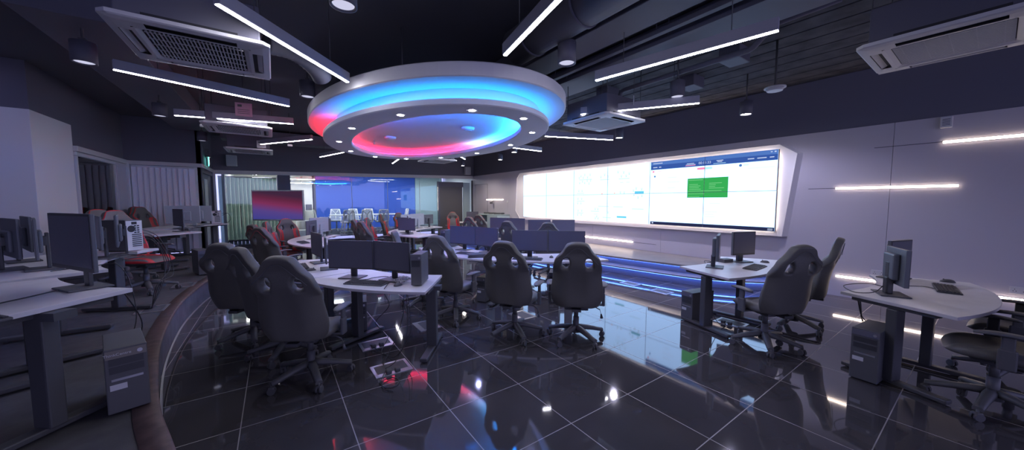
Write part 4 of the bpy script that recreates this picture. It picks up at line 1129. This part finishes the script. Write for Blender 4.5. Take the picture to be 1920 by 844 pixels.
# network diagram on the left columns
bars = [(7.28, 2.267, 6.78, 2.234), (6.47, 2.224, 6.16, 2.204), (5.84, 2.209, 5.51, 2.2), (7.37, 1.85, 7.08, 1.843), (7.36, 1.618, 7.06, 1.615), (7.36, 1.259, 7.1, 1.259), (6.53, 1.468, 6.16, 1.468), (6.0, 1.46, 5.7, 1.46), (5.41, 1.41, 5.08, 1.414), (6.8, 1.323, 6.5, 1.324), (6.36, 1.16, 6.08, 1.157)]
multi([(a, (z+w)/2-0.006, c, (z+w)/2+0.006) for a, z, c, w in bars], m_vw_cyan, 'network_bars')
multi([(5.34, 1.796, 5.08, 1.864), (5.88, 1.168, 5.58, 1.212)], m_vw_cyan2, 'network_blocks')
ic = [(7.28, 2.309), (7.21, 2.356), (7.06, 2.389), (7.12, 2.306), (6.95, 2.31), (6.85, 2.379), (7.26, 2.155), (7.15, 2.196), (7.06, 2.151), (6.96, 2.209), (6.89, 2.125), (6.83, 2.209), (6.45, 2.287), (6.32, 2.341), (6.2, 2.286), (5.87, 2.386), (5.69, 2.365), (5.52, 2.323), (5.76, 2.269), (5.61, 2.269), (7.29, 1.918), (7.16, 1.915), (7.32, 1.681), (7.17, 1.68), (7.33, 1.548), (7.2, 1.548), (7.31, 1.322), (7.16, 1.325), (7.33, 1.2), (7.18, 1.205), (6.64, 1.386), (6.54, 1.384), (6.58, 1.176), (6.63, 1.122), (6.53, 1.12), (5.78, 1.837), (5.66, 1.829), (5.38, 1.877), (5.3, 1.933), (5.14, 1.907), (5.36, 1.775), (5.24, 1.703), (5.13, 1.745), (6.18, 1.298)]
multi([(y+0.012, z-0.026, y-0.012, z+0.012) for y, z in ic], m_vw_cyan, 'network_icons')
multi([(y+0.03, z+0.022, y-0.03, z+0.034) for y, z in ic] + [(6.55, 1.236, 6.69, 1.246), (5.79, 2.10, 5.70, 2.112), (5.6, 2.10, 5.5, 2.112), (6.35, 1.829, 6.02, 1.832)], m_vw_grey, 'network_captions')
multi([(6.42, 1.808, 6.38, 1.834), (5.99, 1.814, 5.95, 1.840)], m_vw_orange, 'orange_marks')
b = MB()
for i in range(1, 6): b.box((-0.0055, SY0-cw*i-6.21, (SZ0+SZ1)/2), (0.001, 0.007, SZ1-SZ0))
b.box((-0.0055, (SY0+SY1)/2-6.21, (SZ0+SZ1)/2), (0.001, SY0-SY1, 0.007))
b.obj('bezel_grid', m_duct, vw)

# small fittings on the right wall
def socket(y, z, label, s=(0.15, 0.09)):
    t = thing('wall_socket', label, 'socket', (WX-0.004, y, z))
    MB().box((0, 0, 0), (0.014, s[0], s[1]), bev=0.003).obj('plate', m_acwhite, t)
    b = MB()
    for q in (-0.25, 0.25):
        for dy, dz in ((0, .014), (-.011, -.010), (.011, -.010)): b.box((-0.008, q*s[0]+dy, dz), (0.003, 0.006, 0.010))
    b.obj('pin_holes', m_acdark, t)
socket(-0.23, 0.46, 'white double socket low on the right wall at the picture edge')
socket(1.02, 0.47, 'white socket on the right wall just behind the right wall desk')
t = thing('light_switch', 'small white switch on the far part of the right wall', 'switch', (WX-0.004, 11.45, 1.60))
MB().box((0, 0, 0), (0.012, 0.085, 0.10), bev=0.003).obj('plate', m_acwhite, t); MB().box((-0.008, 0, 0), (0.006, 0.03, 0.05), bev=0.002).obj('rocker', m_white, t)
t = thing('alarm_sounder', 'small box fitting at the top of the right wall', 'sounder', (WX-0.03, 0.47, 2.71))
MB().box((0, 0, 0), (0.06, 0.11, 0.15), bev=0.008).obj('housing', m_acwhite, t)
b = MB()
for k in range(5): b.box((-0.032, 0, -0.04+k*0.02), (0.006, 0.07, 0.008))
b.obj('grille', m_duct, t)
t = thing('wall_camera', 'small dark camera on a bracket under the far wall light strip', 'camera', (WX-0.12, 12.5, 1.58))
MB().box((0, 0, -0.03), (0.14, 0.10, 0.09), rz=R(30), bev=0.02).obj('camera_body', m_plastic2, t)
MB().cyl((0.0, 0, 0.01), (0.12, 0, 0.06), 0.015, n=8).obj('bracket', m_plastic2, t)

# speakers, exit sign
for k, (x, y, z, rz) in enumerate(((-1.08, 14.40, 2.93, 0), (7.42, 14.22, 3.03, 0))):
    t = thing('wall_speaker', ['pale box speaker on the black wall above the green blind', 'pale box speaker on the black wall in the far right corner'][k], 'speaker', (x, y, z), rz)
    MB().box((0, 0, 0), (0.28, 0.18, 0.36), bev=0.02).obj('cabinet', m_acwhite, t)
    MB().box((0, -0.092, 0), (0.24, 0.006, 0.32), bev=0.002).obj('grille', m_chairmesh, t)
    MB().box((0, 0.10, 0), (0.08, 0.06, 0.10)).obj('bracket', m_plastic2, t)
t = thing('exit_sign', 'lit green and white exit sign high above the alcove', 'sign', (-1.50, 13.1, 2.80), R(8))
MB().box((0, 0, 0.10), (0.10, 0.36, 0.06), bev=0.01).obj('lamp_housing', m_plastic2, t)
MB().box((0, 0, -0.05), (0.02, 0.34, 0.24)).obj('sign_face', m_exit, t)
b = MB(); b.box((0.012, 0, 0.04), (0.004, 0.30, 0.05)).cyl((0.010, 0.03, -0.01), (0.014, 0.03, -0.01), 0.02, n=12)
b.box((0.012, 0.0, -0.06), (0.004, 0.03, 0.08), rx=R(20)).box((0.012, -0.03, -0.12), (0.004, 0.02, 0.07), rx=R(-35)).box((0.012, 0.03, -0.12), (0.004, 0.02, 0.07), rx=R(35)).box((0.012, -0.11, -0.07), (0.004, 0.07, 0.14))
b.obj('pictogram', m_exitw, t)
MB().cyl((0, 0.1, 0.12), (0, 0.1, 0.30), 0.012, n=8).box((-0.05, 0.1, 0.30), (0.12, 0.05, 0.05)).obj('bracket', m_plastic2, t)

# ================================================================== TELEVISION ON ITS STAND
t = thing('television', 'large television with a thin pale frame showing a red and blue picture', 'television', (0.09, 11.66, 0), R(-35))
MB().box((0, 0, 1.495), (1.46, 0.055, 0.86), bev=0.006).obj('frame', m_silver, t)
MB().box((0, -0.029, 1.50), (1.40, 0.006, 0.79)).obj('screen', m_tvpic, t)
MB().box((0, 0.06, 1.45), (0.6, 0.06, 0.4), bev=0.01).box((0, 0.09, 0.75), (0.12, 0.06, 1.4), bev=0.01).obj('stand_pole', m_acwhite, t)
MB().box((0, 0.05, 0.09), (0.9, 0.10, 0.05), bev=0.01).box((-0.4, 0.05, 0.09), (0.07, 0.60, 0.05), bev=0.01).box((0.4, 0.05, 0.09), (0.07, 0.60, 0.05), bev=0.01).obj('stand_base', m_acwhite, t)
for sx in (-0.4, 0.4):
    for sy in (-0.22, 0.32): MB().cyl((sx-0.015, sy, 0.033), (sx+0.015, sy, 0.033), 0.032, n=14).obj('caster', m_plastic, t)

# ================================================================== MEETING ROOM FURNITURE
t = thing('meeting_table', 'long white meeting table behind the glass', 'table', (3.28, 16.0, MF))
pl = [(1.40*math.copysign(abs(math.cos(a))**0.5, math.cos(a)), 0.55*math.copysign(abs(math.sin(a))**0.7, math.sin(a))) for a in [2*PI*i/48 for i in range(48)]]
b = MB().prism(pl, 0.72, 0.75); b.obj('tabletop', m_chairwhite, t)
for sx in (-1, 1):
    for sy in (-1, 1): MB().cyl((sx*0.95, sy*0.34, 0.0), (sx*0.78, sy*0.22, 0.72), 0.028, 0.035, n=10).obj('leg', m_chairwhite, t)
m_backmesh = mat('pale_see_through_mesh', (0.75, 0.77, 0.80), rough=0.8)
def see_through(m, k):
    nt = m.node_tree; b = nt.nodes['Principled BSDF']; o = nt.nodes['Material Output']
    t = nt.nodes.new('ShaderNodeBsdfTransparent'); x = nt.nodes.new('ShaderNodeMixShader'); x.inputs[0].default_value = k
    nt.links.new(b.outputs[0], x.inputs[1]); nt.links.new(t.outputs[0], x.inputs[2]); nt.links.new(x.outputs[0], o.inputs['Surface'])
see_through(m_backmesh, 0.5)
def make_white_chair():
    t = thing('meeting_chair', 'x', 'chair')
    # faces +Y
    def at(u, v): w = 0.155+0.075*(1-v) if v > .35 else 0.20; return (u*(0.19+0.05*math.sin(PI*min(1, v*1.0))*0.3), -0.22-0.10*v+0.03*u*u, 0.45+0.53*v)
    b = MB()
    o = [(-.17, 1.0), (.17, 1.0), (.215, .15), (.15, .0), (-.15, .0), (-.215, .15)]
    P = [(x, -0.20-0.10*v, 0.46+0.50*v) for x, v in o]
    b.tube([P[0], P[1]], 0.016, n=8).tube(catmull([P[1], P[2], P[3]], 5), 0.022, n=8).tube([P[3], P[4]], 0.022, n=8).tube(catmull([P[4], P[5], P[0]], 5), 0.022, n=8)
    b.tube([(-.15, -0.305, 0.95), (0, -0.265, 0.76)], 0.017, n=8).tube([(.15, -0.305, 0.95), (0, -0.265, 0.76)], 0.017, n=8).tube([(0, -0.265, 0.77), (0, -0.225, 0.46)], 0.024, n=8)
    b.obj('back_frame', m_chairwhite, t)
    b = MB(); lo = []
    for k in range(7):
        v = k/6; w = 0.20-0.035*v if v > .1 else 0.16; lo.append([(-w, -0.192-0.10*v, 0.47+0.48*v), (0, -0.20-0.10*v, 0.47+0.48*v), (w, -0.192-0.10*v, 0.47+0.48*v)])
    b.loft(lo, closed=False); b.obj('back_mesh', m_backmesh, t)
    MB().box((0, 0.02, 0.455), (0.46, 0.46, 0.06), bev=0.028, seg=3).obj('seat', m_chairmesh, t)
    for sx in (-1, 1): MB().tube([(sx*0.2, 0, 0.43), (sx*0.27, 0, 0.45), (sx*0.28, 0.0, 0.62)], 0.014, n=8).box((sx*0.28, 0.03, 0.635), (0.06, 0.24, 0.025), bev=0.01).obj('armrest', m_chairwhite, t)
    MB().cyl((0, 0, 0.07), (0, 0, 0.43), 0.028, n=12).obj('gas_column', m_silver, t)
    b = MB()
    for k in range(5):
        a = R(90+72*k); b.tube([(0, 0, 0.10), (0.29*math.cos(a), 0.29*math.sin(a), 0.065)], 0.018, n=6); b.cyl((0.29*math.cos(a), 0.29*math.sin(a)-.02, 0.028), (0.29*math.cos(a), 0.29*math.sin(a)+.02, 0.028), 0.028, n=10)
    b.obj('star_base', m_chairwhite, t)
    return t
wc = make_white_chair()
WCH = [(2.45, 15.20, 90, 'white meeting chair with its back to us, left of the near row'), (3.14, 15.20, 88, 'white meeting chair with its back to us, middle of the near row'), (3.80, 15.22, 92, 'white meeting chair with its back to us, right of the near row'),
       (2.25, 16.85, -90, 'white meeting chair at the far side of the table, left'), (2.98, 16.85, -90, 'white meeting chair at the far side of the table, middle'), (3.66, 16.85, -90, 'white meeting chair at the far side of the table, right'),
       (1.62, 16.0, 0, 'white meeting chair at the left head of the meeting table'), (4.86, 16.0, 180, 'white meeting chair at the right head of the meeting table')]
for k, (x, y, f, l) in enumerate(WCH):
    if k == 0: wc.location = (x, y, MF); wc.rotation_euler = (0, 0, R(f-90)); wc['label'] = l
    else: dup(wc, (x, y, MF), R(f-90), l)
t = thing('storage_shelf', 'white shelf with dark items seen through the bright doorway', 'shelf', (1.12, 17.9, MF))
for z in (0.02, 0.45, 0.9): MB().box((0, 0, z), (0.7, 0.35, 0.03)).obj('shelf_board', m_chairwhite, t)
for sx in (-1, 1): MB().box((sx*0.34, 0, 0.46), (0.03, 0.35, 0.92)).obj('side_panel', m_chairwhite, t)
for k in range(2): tag(MB().box((0, 0, 0.13), (0.24, 0.2, 0.26), bev=0.01).obj('storage_box', m_plastic2, loc=(1.0+k*0.28, 17.9, MF+0.916)), ['dark box on the white shelf in the bright doorway, left', 'dark box on the white shelf in the bright doorway, right'][k], 'box')
# lamps of the rooms behind the glass
for k in range(3):
    t = thing('office_light', ['uppermost bright linear lamp in the lit doorway', 'middle bright linear lamp in the lit doorway', 'lowest bright linear lamp in the lit doorway'][k], 'lamp', (1.0, 17.6-0.7*k, 2.42+0.13*k))
    MB().box((0, 0, 0.02), (0.95, 0.07, 0.05), bev=0.005).obj('housing', m_acwhite, t); MB().box((0, 0, -0.01), (0.93, 0.06, 0.012)).obj('diffuser', m_roomlamp, t)
    MB().cyl((0, 0, 0.04), (0, 0, 2.95-(2.42+0.13*k)), 0.006, n=6).obj('wire', m_steel, t)
for k in range(4):
    t = thing('recessed_light', ['ceiling lamp of the meeting room, leftmost', 'ceiling lamp of the meeting room, second from left', 'ceiling lamp of the meeting room, third from left', 'ceiling lamp of the meeting room, rightmost'][k], 'lamp', (2.1+k*1.6, 16.7, 2.895))
    MB().box((0, 0, 0.03), (0.62, 0.32, 0.04)).obj('housing', m_acwhite, t); MB().box((0, 0, 0.004), (0.58, 0.28, 0.012)).obj('diffuser', m_bluelamp, t)

t = thing('recessed_light', 'ceiling lamp of the room behind the pale green blind', 'lamp', (-0.45, 16.2, 2.90))
MB().box((0, 0, 0.03), (1.2, 0.42, 0.04)).obj('housing', m_acwhite, t); MB().box((0, 0, 0.004), (1.15, 0.38, 0.012)).obj('diffuser', m_roomlamp, t)
for k in range(3):  # extra lamps, added to brighten the backs of the near chairs
    t = thing('recessed_light', ['added lamp brightening the near row of white chairs, left', 'added lamp brightening the near row of white chairs, middle', 'added lamp brightening the near row of white chairs, right'][k], 'lamp', (2.2+k*1.2, 14.95, 2.90))
    MB().box((0, 0, 0.03), (0.62, 0.22, 0.04)).obj('housing', m_acwhite, t); MB().box((0, 0, 0.004), (0.58, 0.18, 0.012)).obj('diffuser', m_bluelamp, t)

# ================================================================== CABINET, FLOOR BOXES, CABLES
t = thing('equipment_cabinet', 'pale green cabinet with an open dark bay against the far right wall', 'cabinet', (7.40, 11.9, 0))
b = MB()
for c, s in (((0.0, 0, 0.03), (0.6, 1.5, 0.06)), ((0, 0, 1.07), (0.6, 1.5, 0.04)), ((0, -0.73, 0.55), (0.6, 0.04, 1.04)), ((0, 0.73, 0.55), (0.6, 0.04, 1.04)), ((0, 0.0, 0.55), (0.6, 0.04, 1.04)), ((0.28, 0, 0.55), (0.04, 1.46, 1.04))): b.box(c, s)
b.obj('body', m_teal, t)
MB().box((-0.29, -0.36, 0.55), (0.02, 0.68, 1.0), bev=0.003).obj('door', m_teal, t)
MB().box((0.05, 0.36, 0.62), (0.4, 0.6, 0.03)).obj('shelf', m_duct, t)
tag(MB().cyl((0, 0, 0), (0, 0, 0.11), 0.13, 0.13, n=20).cyl((0, 0, 0.11), (0, 0, 0.13), 0.10, n=20).obj('kettle', m_chairwhite, loc=(7.3, 12.2, 0.64)), 'round white appliance inside the open bay of the pale green cabinet', 'appliance')
for k, (y, w) in enumerate(((12.4, .2), (11.95, .28), (11.45, .4))):
    tag(MB().box((0, 0, 0.035), (0.22, w, 0.07), rz=R(12*k), bev=0.02).obj('equipment_box', m_plastic, loc=(7.38, y, 1.091)), ['dark device on the pale green cabinet, nearest the service door', 'dark device in the middle of the pale green cabinet top', 'wide dark device on the pale green cabinet, nearest the frame'][k], 'device')

def floor_box(x, y, label, z=0.0, rz=0, plugs=True):
    t = thing('floor_socket_box', label, 'floor box', (x, y, z), rz)
    b = MB()
    for c, s in (((0, -0.155, 0.004), (0.26, 0.03, 0.008)), ((0, 0.155, 0.004), (0.26, 0.03, 0.008)), ((-0.10, 0, 0.004), (0.06, 0.29, 0.008)), ((0.115, 0, 0.004), (0.03, 0.29, 0.008))): b.box(c, s, bev=0.002)
    b.obj('frame', m_silver, t)
    MB().box((0.013, 0, 0.003), (0.172, 0.276, 0.006)).obj('lid', m_plastic2, t)
    if plugs:
        for dx, dy in ((-0.10, 0.05), (-0.10, -0.03)): MB().box((dx, dy, 0.025), (0.045, 0.05, 0.04), bev=0.01).obj('plug', m_plastic, t)
floor_box(0.88, 3.92, 'open silver floor socket box behind the foreground cables', rz=R(90))
floor_box(0.86, 3.25, 'open silver floor socket box with a tangle of cables, in the foreground', rz=R(90))
floor_box(5.64, 4.02, 'pale floor socket box before the stage, left one', plugs=False)
floor_box(5.58, 3.34, 'pale floor socket box before the stage, right one', plugs=False)
floor_box(4.88, 1.93, 'pale floor socket box under the desk below the video wall')
floor_box(1.55, 4.15, 'dark-lidded floor socket box behind the foreground desk leg', plugs=False)
floor_box(2.80, 3.75, 'floor socket box between the centre and right middle chairs', plugs=False)
floor_box(-1.20, 7.20, 'floor socket box in the platform carpet, farther one', z=PL-0.003, plugs=False)
floor_box(-1.26, 5.80, 'floor socket box in the platform carpet, nearer one', z=PL-0.003, plugs=False)

cable([(1.02, 3.56, 0.745), (0.98, 3.66, 0.742), (0.90, 3.50, 0.75), (0.86, 3.46, 0.70), (0.95, 3.62, 0.50), (0.84, 3.75, 0.30), (0.98, 3.80, 0.12), (0.86, 3.60, 0.05), (0.80, 3.32, 0.03)], 'thin mouse cable dropping over the foreground desk edge')
cable([(1.06, 3.46, 0.66), (1.04, 3.45, 0.42), (0.96, 3.45, 0.20), (0.86, 3.42, 0.04), (0.80, 3.30, 0.03)], 'leftmost of three cables hanging under the foreground desk')
cable([(1.08, 3.46, 0.66), (1.09, 3.44, 0.40), (1.05, 3.40, 0.20), (0.93, 3.33, 0.03), (0.80, 3.22, 0.03)], 'middle of three cables hanging under the foreground desk')
cable([(1.10, 3.47, 0.66), (1.12, 3.46, 0.42), (1.10, 3.42, 0.22), (0.95, 3.40, 0.04), (0.88, 3.62, 0.01), (0.80, 3.86, 0.03)], 'rightmost of three cables hanging under the foreground desk')
loop = [(0.80, 3.20, 0.03), (0.74, 3.10, 0.012), (0.70, 3.02, 0.008), (0.72, 2.92, 0.008), (0.80, 2.90, 0.008), (0.85, 2.98, 0.009), (0.80, 3.06, 0.012), (0.72, 3.02, 0.016), (0.70, 2.90, 0.012), (0.76, 2.82, 0.008)]
cable(loop, 'cable coiled on the tiles in front of the foreground floor box')
cable([(0.66, 4.05, 0.735), (0.80, 3.98, 0.737), (0.90, 4.02, 0.737), (1.04, 3.98, 0.737), (1.12, 3.62, 0.737)], 'cable lying between the foreground monitor stands')
b = MB()
for k in range(5):
    pts = [(1.12+random.uniform(-.09, .09), 3.66+random.uniform(-.09, .09), 0.737+random.uniform(0, .05)) for q in range(7)]
    b.tube(catmull(pts, 6), 0.004, n=5)
tag(b.obj('cable_tangle', m_label), 'tangle of white cables behind the slim computer', 'cables')
cable([(4.72, 0.58, 0.80), (4.58, 0.62, 0.75), (4.52, 0.74, 0.737), (4.80, 0.86, 0.737), (5.10, 0.72, 0.74), (4.90, 0.55, 0.745)], 'cable looping behind the old square monitor')
cable([(5.25, 0.50, 0.74), (5.38, 0.38, 0.739), (5.30, 0.30, 0.745)], 'keyboard cable on the right wall desk')
for k in range(3):
    cable([(4.55+0.06*k, 0.72, 0.70), (4.62+0.05*k, 0.70, 0.52-.05*k), (4.70-0.04*k, 0.66, 0.40), (4.72, 0.62+.03*k, 0.22), (4.68, 0.58, 0.10)], ['left cable hanging behind the tower at the right wall', 'middle cable hanging behind the tower at the right wall', 'right cable hanging behind the tower at the right wall'][k])
cable([(4.92, 2.30, 0.737), (4.98, 2.34, 0.76), (5.08, 2.32, 0.75), (5.02, 2.26, 0.74), (4.95, 2.29, 0.75), (5.12, 2.25, 0.74)], 'coiled dark cable at the far corner of the desk under the video wall')
cable([(4.42, 1.98, 0.66), (4.46, 1.99, 0.40), (4.44, 1.96, 0.2), (4.6, 1.93, 0.03), (4.80, 1.93, 0.03)], 'cable running down the desk leg under the video wall')
cable([(-1.50, 4.35, PL+0.74), (-1.25, 4.55, PL+0.74), (-1.12, 4.30, PL+0.76), (-1.02, 4.15, PL+0.62), (-0.98, 4.05, PL+0.30), (-1.05, 3.85, PL+0.03)], 'cable falling off the desk behind the left foreground monitor')
cable([(-1.32, 5.30, PL+0.74), (-1.18, 5.10, PL+0.74), (-1.10, 4.95, PL+0.75), (-1.22, 4.80, PL+0.74)], 'cable along the concave edge of the left platform desk')
for k in range(4):
    cable([(-1.36, 5.76, PL+0.82+.06*k), (-1.26+.03*k, 5.86, PL+0.86), (-1.16+.03*k, 5.90, PL+0.66-.08*k), (-1.14, 5.80-.1*k, PL+0.35), (-1.22, 5.6, PL+0.06)], ['uppermost cable hanging from the computer with rear ports', 'second cable hanging from the computer with rear ports', 'third cable hanging from the computer with rear ports', 'lowest cable hanging from the computer with rear ports'][k])
cable([(-1.35, 2.82, PL+0.74), (-1.30, 3.05, PL+0.74), (-1.20, 3.25, PL+0.74), (-1.12, 3.45, PL+0.74)], 'keyboard cable on the left foreground desk')
cable([(-0.88, 3.46, PL+0.66), (-0.84, 3.60, PL+0.40), (-0.90, 3.62, PL+0.2), (-0.95, 3.58, PL+0.03)], 'cable hanging under the corner of the left foreground desk')
for k in range(2):
    cable([(-1.10, 11.35, PL+0.95+.05*k), (-0.98, 11.32, PL+1.0), (-0.94, 11.38, PL+0.85), (-1.02, 11.4, PL+0.75)], ['upper cable at the back of the computer below the exit sign', 'lower cable at the back of the computer below the exit sign'][k])

# ================================================================== AMBIENT FILL ADDED THROUGH THE UNBUILT SIDE BEHIND THE CAMERA
w = bpy.data.worlds.new('World'); S.world = w; w.use_nodes = True
w.node_tree.nodes['Background'].inputs['Color'].default_value = (0.37, 0.37, 0.74, 1)
w.node_tree.nodes['Background'].inputs['Strength'].default_value = 1.15

# ================================================================== CAMERA
cam = bpy.data.cameras.new('camera'); co = bpy.data.objects.new('camera', cam); COL.objects.link(co)
cam.sensor_width = 36; cam.lens = 635.6/1920*36; cam.clip_start = 0.05
co.location = (0, 0, 1.6)
co.rotation_euler = (R(90-3.94), 0, R(-35))
S.camera = co
